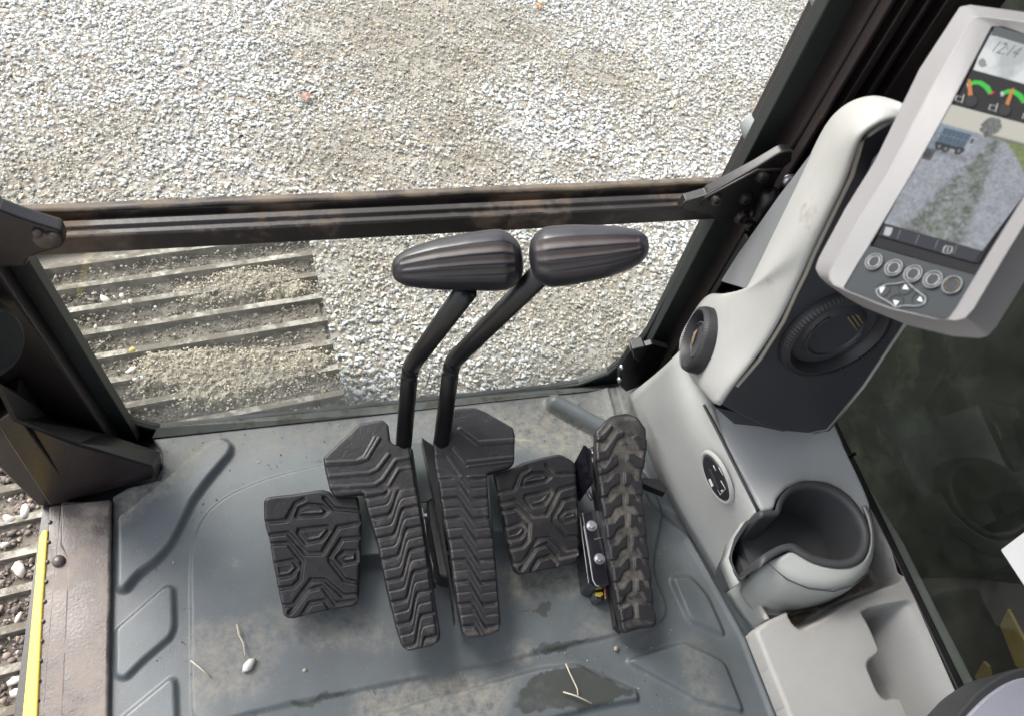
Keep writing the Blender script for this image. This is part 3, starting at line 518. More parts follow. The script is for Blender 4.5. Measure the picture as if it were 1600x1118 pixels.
ZA = lambda p: PF.pp(zc(p, 380, 580, 2.431)); ZB = lambda p: PF.pp(zc(p, 660, 580, 2.431))
gz = lambda x: ss(-.20, .14, x) + 0 * x
tp1 = thing('travel_pedal', 'left black ribbed travel pedal with a bent hand lever and wing at upper left', 'pedal', PZ(650, 850, 0), 'travel pedals')
pedal_pad('tread_pad', PF, rnd(ZA([(303, 325), (440, 195), (530, 180), (552, 200), (560, 262), (580, 277), (632, 282), (665, 490), (690, 620), (720, 800), (750, 990), (748, 1020), (720, 1040), (625, 1058), (600, 1035), (580, 970), (545, 830), (510, 650), (470, 520), (455, 461), (350, 472), (327, 440), (310, 370)]), .003, 4),
          gz, .004, .0305, tp1, ZA([(455, 455), (662, 440), (742, 1050), (600, 1060)]),
          [(ZA([(315, 352), (430, 345), (470, 330), (515, 255)]), .0035, .002), (ZA([(322, 398), (480, 385), (510, 370), (552, 315)]), .0035, .002), (ZA([(328, 440), (500, 430), (530, 410), (580, 335), (632, 325)]), .0035, .002), (ZA([(555, 430), (590, 370), (645, 362)]), .003, .0018), (ZA([(300, 345), (430, 338), (460, 322), (500, 250)]), .0022, .001)])
# mounting plates below
prism('mount_plate', [PZ(x, y, .045) for x, y in zc([(436, 462), (452, 460), (520, 690), (440, 695)], 380, 580, 2.431)], (0, 0, -.006), m_plate, tp1, .001)
prism('side_flange', [P(x, y, PF.o - PF.n * .012, PF.n) for x, y in zc([(634, 280), (645, 300), (675, 500), (725, 780), (735, 800), (700, 800), (650, 500)], 380, 580, 2.431)], (0, 0, -.03), m_blk, tp1)
lvm = m_blk
b0 = np.array(PF.w(*PF.px(631, 692), -.01)); bend = PY(641, 573, .575); topp = PD(728, 455, .80)
lv1 = tube('lever', arcpath([b0, bend, topp], .02, 7), .0125, lvm, tp1, 18)
tp2 = thing('travel_pedal', 'right black ribbed travel pedal with a bent hand lever and wing at upper right', 'pedal', PZ(740, 850, 0), 'travel pedals')
pedal_pad('tread_pad', PF, rnd(ZB([(42, 270), (85, 255), (100, 230), (95, 160), (120, 138), (200, 134), (240, 150), (345, 210), (353, 240), (350, 345), (335, 360), (247, 387), (255, 560), (272, 640), (300, 950), (292, 985), (235, 1002), (170, 1010), (152, 990), (130, 880), (100, 650), (80, 560), (60, 430), (45, 340)]), .003, 4),
          lambda x: 1 - ss(-.16, .18, x), .004, .0305, tp2, ZB([(58, 400), (247, 392), (302, 1005), (152, 1012)]),
          [(ZB([(145, 220), (210, 272), (350, 262)]), .005, .002), (ZB([(120, 290), (165, 345), (350, 325)]), .0035, .002), (ZB([(50, 315), (95, 315), (150, 395)]), .0035, .0018), (ZB([(55, 370), (80, 375), (125, 400)]), .003, .0018), (ZB([(175, 360), (345, 340)]), .0025, .0014)])
prism('mount_plate', [PZ(x, y, .045) for x, y in zc([(246, 385), (262, 375), (310, 605), (270, 608)], 660, 580, 2.431)], (0, 0, -.006), m_plate, tp2, .001)
prism('side_flange', [P(x, y, PF.o - PF.n * .012, PF.n) for x, y in zc([(-2, 250), (40, 280), (75, 560), (110, 800), (125, 950), (105, 800), (60, 560), (44, 470)], 660, 580, 2.431)], (0, 0, -.03), m_blk, tp2)
b0 = np.array(PF.w(*PF.px(690, 692), -.01)); bend = PY(706, 566, .575); topp = PD(848, 425, .79)
lv2 = tube('lever', arcpath([b0, bend, topp], .02, 7), .0128, lvm, tp2, 18)
# hand grips: fat at one end, tapered at the other, with grooves on the upper face
def grip(name, pa_, pb_, prof_, parent, d0):
    A = PD(*pa_, d0); B = PD(*pb_, d0); ax = B - A; L_ = np.linalg.norm(ax); t = ax / L_; view = nrm((A + B) / 2 - CAM); dn = nrm(np.cross(t, view)); dn = dn if dn @ D_dn > 0 else -dn; fc = -view
    C = []; nseg = 72; fm = []; ns = 60; pf = np.array(prof_)
    for i in range(ns + 1):
        x = .5 - .5 * math.cos(math.pi * i / ns); half = np.interp(x, pf[:, 0], pf[:, 1]); off = np.interp(x, pf[:, 0], pf[:, 2]); endf = math.sqrt(max(0, 1 - (abs(x - .5) * 2) ** 6)); r = max(half * (endf ** .75), .0006)
        ring = []
        for j in range(nseg):
            q = 2 * math.pi * j / nseg; y_ = math.cos(q); z_ = math.sin(q); yy = y_; zz = z_; dep = 0
            if zz > 0 and .07 < x < .93:
                for gy in (-.42, -.04, .34): dep = max(dep, math.exp(-((yy - gy) / .12) ** 4))
                dep *= min(1, (x - .07) / .03, (.93 - x) / .03)
            ring.append(A + ax * x + dn * (yy * r + off) + fc * zz * (r * .92 - dep * .0022))
        C.append(ring)
    for i in range(ns):
        x = .5 - .5 * math.cos(math.pi * (i + .5) / ns)
        for j in range(nseg):
            q = 2 * math.pi * (j + .5) / nseg; yy = math.cos(q)
            fm.append(1 if math.sin(q) > 0 and .085 < x < .915 and any(abs(yy - gy) < .12 for gy in (-.42, -.04, .34)) else 0)
    fm += [0, 0]
    return rings('grip', C, None, parent, True, True, None, fm, [m_ring, m_ringb])
D_dn = np.array([0, 0, -1.]) 
D_dn = np.array([D[0] * 0 + 0, -.5, -.8])
g1 = grip('grip', (612, 420), (817, 402), [(0, .018, .002), (.12, .021, .001), (.35, .027, 0), (.6, .031, 0), (.85, .034, .001), (1, .030, .003)], lv1, .80)
g2 = grip('grip', (827, 405), (1014, 386), [(0, .029, .0), (.15, .033, 0), (.4, .031, 0), (.65, .027, 0), (.88, .021, -.001), (1, .018, -.002)], lv2, .79)

# foot rests
fa = math.radians(14)
FF = Fr((0, .27, .045), (1, 0, 0), (0, -math.sin(fa), math.cos(fa)))
LQ = np.array([(78, 480), (437, 455), (440, 880), (155, 930)], float)
patt = [([(85, 572), (165, 565), (200, 500), (230, 485)], 0), ([(205, 550), (215, 520), (250, 505), (300, 510), (322, 530), (300, 545)], 1), ([(215, 600), (320, 588), (328, 602), (295, 640), (240, 650), (212, 612)], 1), ([(310, 480), (345, 520), (437, 528)], 0), ([(105, 620), (170, 612), (240, 690), (300, 690), (360, 590), (437, 575)], 0), ([(108, 655), (170, 650), (225, 720), (215, 790), (190, 815), (130, 825)], 0), ([(117, 730), (190, 715), (210, 745), (180, 775), (125, 785)], 1), ([(330, 705), (375, 635), (437, 630)], 0), ([(330, 720), (385, 790), (440, 800)], 0), ([(358, 705), (385, 682), (430, 682), (432, 718), (380, 728)], 1), ([(140, 890), (190, 885), (260, 790), (310, 790), (380, 850), (440, 845)], 0), ([(178, 915), (195, 895), (245, 830), (300, 815), (350, 880), (425, 868)], 0), ([(225, 925), (255, 878), (310, 868), (335, 905)], 0)]
def bil(p, Q0, Q1):
    # inverse bilinear approx via affine + correction (Newton)
    s, t = .5, .5; p = np.array(p, float)
    for _ in range(12):
        f = (1 - s) * (1 - t) * Q0[0] + s * (1 - t) * Q0[1] + s * t * Q0[2] + (1 - s) * t * Q0[3] - p
        ds = (1 - t) * (Q0[1] - Q0[0]) + t * (Q0[2] - Q0[3]); dt = (1 - s) * (Q0[3] - Q0[0]) + s * (Q0[2] - Q0[1]); J = np.array([ds, dt]).T; d_ = np.linalg.solve(J, f); s -= d_[0]; t -= d_[1]
    return tuple((1 - s) * (1 - t) * Q1[0] + s * (1 - t) * Q1[1] + s * t * Q1[2] + (1 - s) * t * Q1[3])
def footrest(label, poly_px, pats, dustf, loc):
    th = thing('foot_rest', label, 'foot rest', loc, 'foot rests')
    poly = rnd(FF.pp(poly_px), .004, 4); pp_ = [(FF.pp(p), c) for p, c in pats]; fr_ = []
    for p, c in pp_:
        if c: fr_.append(p)
    def hf(Q, s):
        d_ = np.full(len(Q), 1e9)
        for p, c in pp_: d_ = np.minimum(d_, pline(Q, p, bool(c)))
        h = .0045 * ss(.0016, .0042, d_) - .0010 * 0; 
        for p in fr_: a_, _ = sdf(Q, p); h -= .0018 * ss(.004, .0065, a_)
        h += .0002 * fbm(Q[:, 0], Q[:, 1], 150, 4)
        return h, {'dust': np.clip(dustf * (1 - ss(.002, .005, d_)) * (.5 + .5 * wob(Q, 60, 70)) + dustf * .2 * ss(.3, 1, wob(Q, 45, 50, 3.)), 0, 1)}
    relief('tread_pad', FF, poly, .0011, hf, .016, m_pad, th, .005)
    return th
fr1 = footrest('left black foot rest pad with moulded cross pattern beside the left travel pedal', zc([(78, 490), (95, 475), (190, 465), (300, 447), (330, 455), (350, 475), (437, 470), (450, 560), (440, 860), (425, 888), (300, 908), (180, 938), (155, 928), (140, 860), (115, 740), (100, 640), (80, 570)], 380, 580, 2.431), [(zc(p, 380, 580, 2.431), c) for p, c in patt], .25, PZ(490, 860, 0))
RQ = np.array([(265, 385), (580, 320), (595, 700), (355, 765)], float)
fr2 = footrest('right black foot rest pad with dusty cross pattern between pedals', zc([(265, 385), (350, 362), (380, 345), (470, 322), (520, 312), (560, 332), (582, 350), (597, 700), (580, 727), (480, 748), (370, 770), (350, 752), (330, 680), (300, 520), (282, 450)], 660, 580, 2.431), [([((660 + a_ / 2.431), (580 + b_ / 2.431)) for a_, b_ in [bil(q, LQ, RQ) for q in p]], c) for p, c in patt], .8, PZ(840, 800, 0))
for th, q in ((fr1, [(430, 790), (560, 790), (560, 920), (450, 935)]), (fr2, [(790, 760), (895, 740), (900, 860), (820, 875)])):
    prism('support', [PZ(x, y, .002) for x, y in q], (0, 0, .03), m_blk, th, .003)
# pivot box between the travel pedals
pb = thing('pivot_box', 'black rounded valve cover box between the two travel pedals', 'cover box', PZ(690, 850, 0))
prism('cover', [PZ(x, y, .002) for x, y in zc([(715, 490), (735, 487), (760, 500), (800, 620), (815, 815), (790, 825), (735, 815), (700, 620), (692, 520)], 380, 580, 2.431)], (0, 0, .05), m_blk, pb, .008)
prism('front_plate', [PZ(x, y, .055) for x, y in zc([(636, 270), (722, 268), (735, 470), (700, 492), (668, 495)], 380, 580, 2.431)], (0, 0, -.006), m_plate, pb, .001)
for x, y in ((757, 576), (777, 688), (692, 545)): lathe('screw', Fr(PZ(380 + x / 2.431, 580 + y / 2.431, .052), (1, 0, 0), (0, 0, 1)), [(.003, 0), (.0025, .002)], m_steel, pb, 10)
tube('return_spring', [PZ(x, y, .03) for x, y in zc([(680, 520), (690, 580), (700, 660), (720, 740), (722, 800)], 380, 580, 2.431)], .003, m_steel, pb, 8)

# narrow auxiliary pedal
ax_ = thing('auxiliary_pedal', 'narrow dusty black pedal with block tread by the console', 'pedal', PZ(985, 850, 0))
aa = math.radians(10); AF = Fr((0, .22, .07), (1, 0, 0), (0, -math.sin(aa), math.cos(aa))); ZC = lambda p: AF.pp(zc(p, 660, 580, 2.431))
apoly = rnd(ZC([(660, 225), (690, 190), (722, 162), (780, 150), (815, 165), (852, 215), (853, 310), (835, 400), (840, 500), (850, 600), (862, 700), (880, 880), (893, 958), (880, 970), (830, 975), (772, 992), (760, 980), (740, 890), (720, 770), (700, 640), (680, 500), (672, 420), (658, 330)]), .003, 4)
lugs = []
for k in range(6):
    y0 = 395 + k * 78 * 1.0 + (k * k) * .6; xl = 668 + (y0 - 380) * .155; xr = 838 + max(0, y0 - 400) * .085; xm = (xl + xr) / 2 + 3; ww = xm - xl
    lugs.append(ZC([(xl - 8, y0 + 28), (xl + ww * .35, y0 + 22), (xl + ww * .62, y0 - 8), (xm - 12, y0 - 12), (xm - 10, y0 + 32), (xm - 26, y0 + 40), (xl + ww * .55, y0 + 44), (xl + ww * .35, y0 + 78), (xl - 8, y0 + 84)]))
    lugs.append(ZC([(xm + 8, y0 - 12), (xm + ww * .4, y0 - 10), (xr - ww * .4, y0 + 18), (xr + 10, y0 + 22), (xr + 10, y0 + 76), (xr - ww * .35, y0 + 72), (xm + ww * .35, y0 + 36), (xm + 8, y0 + 34)]))
lugs += [ZC([(655, 305), (690, 300), (735, 235), (765, 225), (765, 245), (740, 260), (705, 330), (655, 345)]), ZC([(660, 265), (690, 262), (725, 210), (715, 200), (680, 240), (658, 248)]), ZC([(860, 300), (820, 295), (795, 250), (815, 240), (860, 262)]), ZC([(655, 372), (690, 365), (715, 322), (738, 318), (745, 350), (700, 385), (655, 395)]), ZC([(860, 330), (830, 330), (800, 310), (775, 312), (775, 340), (810, 365), (860, 370)]),
         ZC([(745, 905), (790, 880), (800, 900), (798, 935), (750, 950)]), ZC([(812, 880), (850, 885), (900, 930), (900, 950), (815, 940)])]
lugs = [rnd(l, .0015, 3) for l in lugs]
def haux(Q, s):
    lm = np.zeros(len(Q))
    for l in lugs: d_, _ = sdf(Q, l); lm = np.maximum(lm, ss(-.0008, .0016, d_))
    top_ = -.012 * ss(.0, .03, Q[:, 1] - PFtop)
    return .0042 * lm + top_ + .0003 * fbm(Q[:, 0], Q[:, 1], 150, 4), {'dust': np.clip((1 - lm) * 1.0 * ss(.003, .010, s) * (.6 + .4 * wob(Q, 70, 60)), 0, 1)}
PFtop = AF.px(960, 660)[1]
relief('tread_pad', AF, apoly, .0010, haux, .016, m_pad, ax_, .005)
prism('side_arm', [P(x, y, AF.o - AF.n * .018, AF.n) for x, y in zc([(640, 345), (668, 340), (690, 520), (720, 760), (745, 950), (760, 985), (735, 960), (690, 640)], 660, 580, 2.431)], (0, 0, -.022), m_blk, ax_)
prism('toe_link', [PZ(x, y, .09) for x, y in zc([(835, 400), (900, 405), (930, 440), (925, 460), (840, 425)], 660, 580, 2.431)], (0, 0, -.02), m_blk, ax_, .002)
# lock bracket left of it
bk = thing('pedal_bracket', 'glossy black pedal bracket with two bolts left of narrow pedal', 'bracket', PZ(930, 860, 0))
m_gb = M('gloss_black', (.008, .008, .012), .18, .2, None, coat=.4)
ZZ = lambda p, z: [PZ(x, y, z) for x, y in zc(p, 880, 720, 4.658)]
prism('base_box', ZZ([(115, 400), (130, 370), (290, 350), (310, 500), (345, 900), (230, 915), (180, 890)], .06), (0, 0, -.055), m_gb, bk, .002)
prism('cover_plate', ZZ([(135, 370), (282, 350), (305, 520), (330, 900), (245, 908), (215, 870), (180, 620)], .068), (0, 0, -.005), m_gb, bk, .0015)
tube('plate_edge', ZZ([(150, 470), (180, 640), (215, 860), (235, 900), (262, 908)], .0675), .0009, m_gprnt, bk, 6)
for x, y in ((205, 470), (262, 710)):
    fr_ = Fr(ZZ([(x, y)], .068)[0], (1, .3, 0), (0, 0, 1)); lathe('bolt', fr_, [(.0085, 0), (.0085, .0015), (.006, .0015)], m_steel, bk, 24); lathe('bolt_head', fr_, [(.0062, .001), (.0062, .006), (.005, .007)], m_steel, bk, 6)
for p in ([(207, 520), (215, 600)], [(225, 565), (300, 545)], [(262, 765), (270, 850)]): tube('scrape_mark', ZZ(p, .0676), .0013, m_gprnt, bk, 6, .3)
prism('end_stop', ZZ([(225, 915), (310, 905), (315, 985), (285, 1015), (240, 1010), (215, 960)], .035), (0, 0, -.03), m_gb, bk, .003)
prism('yellow_mark', ZZ([(232, 955), (285, 950), (292, 968), (270, 985), (235, 978)], .0362), (0, 0, -.0007), m_yel, bk)
tube('wire', ZZ([(300, 905), (305, 960), (308, 1000)], .04), .0012, M('orange_wire', (.6, .25, .05), .5), bk, 6)
prism('blade_plate', [PZ(x, y, z) for (x, y), z in zip(zc([(578, 345), (612, 280), (634, 300), (640, 420), (590, 490)], 660, 580, 2.431), (.09, .14, .14, .10, .05))], (.004, 0, -.002), m_gb, bk)
tube('link_rod', [PZ(912, 758, .05), PZ(926, 780, .05)], .004, m_steel, bk, 8)
tube('link_pin', [PZ(922, 700, .09), PZ(932, 715, .09), PZ(935, 760, .05)], .006, m_gb, bk, 8)

# ------------------------------------------------------------------ right console
ZT = .30
con = thing('side_console', 'pale plastic side console with grey lid, tray and socket', 'console', (.6, .3, 0))
Z6 = lambda p: zc(p, 1020, 640, 2.34)
rows = []
#   lid edge(z .300) | chamfer (z .292) | crease (mid) | bottom (z .03)
side = [((1064, 546, .30), (1040, 572, .285), (1008, 598, .16), (982, 618, .06)),
        ((1096, 580, .30), (1058, 606, .285), (1020, 640, .16), (1000, 668, .04)),
        ((1116, 634, .30), (1086, 662, .285), (1058, 700, .17), (1030, 745, .03)),
        ((1132, 692, .30), (1114, 712, .285), (1088, 755, .17), (1062, 808, .03)),
        ((1160, 746, .30), (1143, 760, .285), (1118, 806, .17), (1096, 860, .03)),
        ((1184, 794, .30), (1172, 808, .285), (1145, 852, .17), (1122, 905, .03)),
        ((1180, 800, .298), (1166, 818, .27), (1140, 862, .17), (1132, 915, .03)),
        ]
low = [((1165, 896, .19), (1158, 902, .17), (1148, 915, .10), (1136, 925, .03)),
       ((1190, 945, .20), (1180, 950, .18), (1170, 955, .10), (1160, 960, .03)),
       ((1200, 966, .235), (1190, 972, .20), (1186, 978, .10), (1182, 985, .03))]
spn = loft('side_panel', [[PZ(*c) for c in r] for r in side], m_wht, con, .004, 2)
loft('lower_panel', [[PZ(*c) for c in r] for r in low], m_wht, con, .004, 1)
LD = Fr((.5, .3, ZT), (1, 0, 0), (0, 0, 1))
lid_px = [(1104, 636), (1160, 640), (1300, 655), (1322, 700), (1352, 770), (1340, 800), (1285, 815)] + Z6([(470, 385), (445, 362), (400, 368)])
lid_px = [(1104, 636), (1180, 600), (1296, 640), (1322, 700), (1345, 748), (1362, 790)] + Z6([(770, 400), (730, 330), (650, 270), (560, 255), (490, 285), (455, 325), (445, 362), (400, 370)]) 
relief('lid', LD, rnd(LD.pp(lid_px), .004, 3), .003, lambda Q, s: (.0 * s, {'dust': 0 * s}), .012, m_lid, con, .004)
tube('lid_seam', [PZ(x, y, ZT + .001) for x, y in [(1100, 632), (1128, 686), (1156, 742), (1184, 797)]], .0022, m_cupd, con, 6)
# tray behind and beside
ZTR = .255; TR = Fr((.5, .2, ZTR), (1, 0, 0), (0, 0, 1))
tray_out = TR.pp([(1296, 640), (1318, 690)] + Z6([(735, 180), (920, 480), (1010, 660), (1190, 1010)]) + [(1600, 1190), (1640, 1280), (1300, 1280), (1234, 1118), (1180, 985), (1186, 978), (1200, 968), (1240, 950), (1300, 935), (1350, 905), (1368, 860), (1366, 820), (1350, 765), (1325, 705), (1300, 665)])
recA = rnd(TR.pp([(1302, 668), (1322, 690), (1338, 735)] + Z6([(800, 400), (870, 520), (915, 600), (910, 625), (850, 645), (740, 690), (620, 765), (545, 802), (515, 785), (490, 745), (560, 600), (640, 400)])), .008)
recB = rnd(TR.pp(Z6([(760, 740), (790, 725), (940, 693), (960, 705), (1010, 800), (1190, 1150), (1250, 1400), (1050, 1400), (940, 1118), (915, 1062), (900, 1048), (855, 1057), (830, 1040), (785, 945), (790, 915), (830, 890), (828, 870), (770, 745)])), .006)
slot = rnd(TR.pp([(1298, 650), (1316, 652), (1336, 712), (1320, 716)]), .003)
def htray(Q, s):
    a_, _ = sdf(Q, recA); b_, _ = sdf(Q, recB); c_, _ = sdf(Q, slot)
    h = -.05 * ss(-.001, .006, a_) - (.006 + .062 * ss(.0, .05, TR_right(Q))) * ss(-.001, .004, b_) - .02 * ss(0, .004, c_)
    f_ = fbm(Q[:, 0], Q[:, 1], 40, 5, .65)
    return h, {'dust': np.clip(.35 * ss(-.02, .0, a_) + .25 * np.exp(-(b_ / .01) ** 2) + .25 * np.exp(-(s / .008) ** 2), 0, 1), 'wet': np.clip(ss(.0, .012, a_) * (.85 + .5 * f_) + .3 * ss(.25, .5, f_) * np.exp(-((b_ - .01) / .012) ** 2), 0, 1)}
lA = np.array(TR.px(1415, 860)); lB = np.array(TR.px(1560, 1118)); ld_ = nrm(lB - lA); ln_ = np.array([-ld_[1], ld_[0]])
rA = np.array(TR.px(1426, 936)); rB = np.array(TR.px(1528, 1131)); rd_ = nrm(rB - rA); rn_ = np.array([-rd_[1], rd_[0]]); rn_ = rn_ if (np.array(TR.px(1300, 1100)) - rA) @ rn_ > 0 else -rn_
def TR_right(Q): return (Q - rA) @ rn_
def TR_line(Q): return (Q - lA) @ ln_ if ((np.array(TR.px(1600, 1000)) - lA) @ ln_) > 0 else -((Q - lA) @ ln_)
relief('tray', TR, tray_out, .0022, htray, .03, m_tray, con, .005)
tube('slot_gap', [PZ(1316, 716, ZTR + .001), PZ(1336, 708, ZTR + .001)], .003, m_blk, con, 6)
# socket panel
def side_frame(x, y):   # local frame of the side panel near a pixel, from the lofted rows
    A_ = PZ(1114, 712, .285); B_ = PZ(1088, 755, .17); C_ = PZ(1143, 760, .285); n_ = np.cross(C_ - A_, B_ - A_); n_ = n_ if n_ @ (CAM - A_) > 0 else -n_
    return A_, nrm(n_), nrm(C_ - A_)
A_, B_, C_ = hit(spn, 1108, 722), hit(spn, 1106, 748), hit(spn, 1136, 766); n_ = nrm(np.cross(C_ - A_, B_ - A_)); n_ = n_ if n_ @ (CAM - A_) > 0 else -n_; t_ = nrm(C_ - A_); h0 = hit(spn, 1119, 745); c = P(1119, 745, h0 + n_ * .003, n_)
SF = Fr(c, t_, n_)
e1 = np.array(SF.px(1108, 711)); e2 = np.array(SF.px(1131, 780)); e3 = np.array(SF.px(1099, 735)); e4 = np.array(SF.px(1141, 757))
hl = np.linalg.norm(e1 - e2) / 2; hw = np.linalg.norm(e3 - e4) / 2; print('socket', hl, hw)
rs = (hl + hw) / 2
so_ = bpy.data.objects.new('socket_panel', None); sc.collection.objects.link(so_); so_.parent = con; so_['_w'] = tuple(con['_w'])
def ell(k, h): return [P(1119.5 + k * (20.5 * math.cos(q) * .80 + 35 * math.sin(q) * .33), 745.5 + k * (35 * math.sin(q) * .98 - 20.5 * math.cos(q) * -.28), c, n_) + n_ * h for q in np.linspace(0, 2 * math.pi, 40, endpoint=False)]
bpy.data.objects.remove(so_)
sk = rings('socket_panel', [ell(1.0, -.002), ell(1.0, .0006), ell(.96, .0022)], m_vent, con, True, False)
rings('socket_rim', [ell(1.24, -.003), ell(1.20, .0004), ell(1.14, .0018), ell(1.08, .0016), ell(1.03, .0003)], m_wht, con, False)
zk = lambda p: zc(p, 1080, 690, 10.17)
for p in ([(350, 368), (393, 455)], [(436, 398), (505, 528)], [(470, 612), (545, 740), (462, 835), (393, 695)]): tube('printed_line', [P(x, y, c + n_ * .0026, n_) for x, y in zk(p)], .00045, m_prnt, sk, 5)
prism('printed_mark', [P(x, y, c + n_ * .0023, n_) for x, y in zk([(275, 590), (305, 578), (355, 690), (325, 712)])], n_ * .0004, m_prnt, sk)
prism('connector_tab', [P(x, y, c + n_ * .0025, n_) for x, y in zk([(278, 430), (320, 430), (455, 740), (430, 750)])], n_ * .002, m_dkp, sk, .0005)
prism('printed_mark', [P(x, y, c + n_ * .0023, n_) for x, y in zk([(472, 762), (500, 752), (508, 772), (482, 785)])], n_ * .0004, m_prnt, sk)
# cup holder
cup = thing('cup_holder', 'grey cup holder with dark rubber lining and side slot on the console', 'cup holder', PZ(1285, 815, .2))
HZ = ZT + .012
inner = Z6([(468, 380), (475, 340), (500, 305), (535, 287), (580, 280), (640, 290), (700, 325), (742, 375), (768, 430), (770, 480), (752, 520), (720, 542), (680, 548), (635, 543), (590, 530), (550, 508), (515, 484), (470, 490), (420, 515), (360, 560), (345, 595), (318, 618), (300, 580), (285, 540), (305, 480), (355, 410), (400, 388), (450, 385)])
outer = Z6([(448, 366), (455, 330), (485, 290), (525, 265), (580, 256), (650, 268), (715, 305), (762, 365), (792, 425), (797, 485), (775, 545), (735, 572), (685, 578), (635, 572), (580, 555), (545, 535), (508, 512), (478, 518), (430, 545), (375, 592), (355, 590), (318, 632), (292, 590), (275, 540), (298, 468), (350, 388), (398, 366), (440, 366)])
def ringz(px, z): return [PZ(x, y, z - .09 * min(1, max(0, (1188 - x) / 48)) * (1 if z > HZ - .03 else 0)) for x, y in px]
def chaik(p, k=2):
    for _ in range(k):
        q_ = []
        for i in range(len(p)): a_, b_ = p[i], p[(i + 1) % len(p)]; q_ += [(a_[0] * .75 + b_[0] * .25, a_[1] * .75 + b_[1] * .25), (a_[0] * .25 + b_[0] * .75, a_[1] * .25 + b_[1] * .75)]
        p = q_
    return p
inner, outer = chaik(inner), chaik(outer)
inn0 = ringz(inner, HZ); cen = PZ(1285, 818, HZ)
def shr(pts, k, dz): return [cen * np.array([1, 1, 0]) + (p - cen) * np.array([k, k, 0]) + np.array([0, 0, p[2] + dz]) for p in pts]
rings('rubber_lining', [ringz(outer, HZ - .004), ringz(outer, HZ + .0015), [p * .5 + q * .5 + np.array([0, 0, .001]) for p, q in zip(ringz(outer, HZ + .0015), inn0)], inn0, [p - np.array([0, 0, .01]) for p in inn0], shr(inn0, .97, -.04), shr(inn0, .90, -.085)], m_cupd, cup, False, True)
mk('cup_floor', shr(inn0, .905, -.083), [tuple(range(len(inn0)))], m_cupd, cup)
# outer shell: rounded bowl below the rim
shell_top = Z6([(430, 360), (450, 300), (490, 262), (560, 245), (650, 255), (730, 298), (775, 350), (803, 420), (806, 500), (790, 560), (745, 605), (690, 640), (610, 640), (530, 610), (470, 575), (500, 515)])
def circ(cx_, cy_, rx, ry, ang, z, n=40):
    return [PZ(cx_ + rx * math.cos(q) * math.cos(ang) - ry * math.sin(q) * math.sin(ang), cy_ + rx * math.cos(q) * math.sin(ang) + ry * math.sin(q) * math.cos(ang), z) for q in np.linspace(0, 2 * math.pi, n, endpoint=False)]
# lower bowl traced in the photo: lens outline of the visible grey band, at falling heights
arc_top = Z6([(508, 512), (560, 548), (625, 572), (690, 578), (740, 570), (780, 545), (797, 500), (797, 440), (788, 395), (768, 352)])
arc_a = Z6([(440, 545), (505, 598), (580, 625), (660, 630), (730, 612), (785, 570), (806, 510), (805, 430), (794, 388), (774, 345)])
arc_b = Z6([(420, 556), (490, 618), (570, 652), (660, 662), (735, 640), (790, 590), (808, 520), (806, 440), (796, 392), (778, 348)])
arc_c = Z6([(370, 592), (420, 660), (500, 690), (610, 690), (690, 672), (760, 625), (796, 560), (804, 480), (800, 420), (784, 370)])
arc_d = Z6([(328, 632), (370, 720), (450, 750), (540, 740), (640, 705), (710, 660), (765, 610), (790, 540), (794, 470), (784, 410)])
arc_e = Z6([(322, 660), (345, 715), (410, 748), (500, 746), (600, 718), (680, 675), (740, 630), (780, 560), (788, 490), (782, 430)])
R_ = [ringz(arc_top, HZ - .002), ringz(arc_a, HZ - .006), ringz(arc_b, HZ - .016), ringz(arc_c, HZ - .05), ringz(arc_d, HZ - .11), ringz(arc_e, HZ - .15)]
loft('outer_shell', R_, m_cupg, cup, .003, 2)
tube('shell_seam', ringz(arc_b, HZ - .0155), .0010, m_cupd, cup, 6)
slotL = Z6([(300, 470), (280, 540), (318, 632)]); 
sw0 = ringz(Z6([(352, 386), (298, 466), (276, 541), (316, 630)]), HZ - .003); loft('slot_wall', [sw0, [p - np.array([0, 0, .03]) for p in sw0]], m_cupg, cup, .002, 0)
box('console_core', (.62, .0, -.02), (.69, .56, .14), m_blk, con)

# ------------------------------------------------------------------ monitor column with vents
col = thing('monitor_column', 'white and charcoal plastic column with round air vents under the monitor', 'column', (.53, .45, .3))
FPo, FPn = (.43, .36, .40), nrm((0, -.985, .172)); LPn = nrm((-.95, .30, .05))
fp = lambda x, y: P(x, y, FPo, FPn); lp = lambda x, y: P(x, y, (.43, .36, .4), LPn)
cr = [((1114, 628), (1119, 631), (1128, 634)), ((1078, 600), (1110, 606), (1150, 600)), ((1048, 546), (1108, 568), (1186, 558)), ((1072, 503), (1140, 515), (1222, 500)), ((1098, 462), (1165, 470), (1242, 455)), ((1118, 462), (1180, 452), (1257, 425)), ((1155, 473), (1200, 430), (1268, 398)), ((1172, 445), (1216, 400), (1285, 362)), ((1215, 355), (1252, 330), (1308, 315)), ((1252, 280), (1283, 275), (1329, 272)), ((1283, 212), (1306, 218), (1343, 222)), ((1302, 172), (1326, 182), (1355, 208)), ((1332, 150), (1352, 165), (1370, 198)), ((1368, 140), (1380, 160), (1392, 186)), ((1410, 158), (1416, 170), (1422, 190))]
rows = []
for c0, c1, c2 in cr:
    b_ = fp(*c2); a_ = lp(*c0); da = np.linalg.norm(a_ - CAM); db = np.linalg.norm(b_ - CAM); ob = c2[0] - 9, c2[1] - 5
    mid = PD(*c1, (da * .35 + db * .65) - .012)
    rows.append([a_ + np.array([.05, .05, -.065]), a_, mid, PD(*ob, db - .012), PD(c2[0] - 2, c2[1] - 1, db - .009), b_ + np.array([0, .006, 0])])
shl = loft('shell', rows, m_wht, col, .003, 2)
tube('shell_trim', [fp(x + 1, y + 1) + FPn * .001 for x, y in [c2 for _, _, c2 in cr[1:14]]], .0026, M('trim', (.33, .31, .27), .5), col, 8)
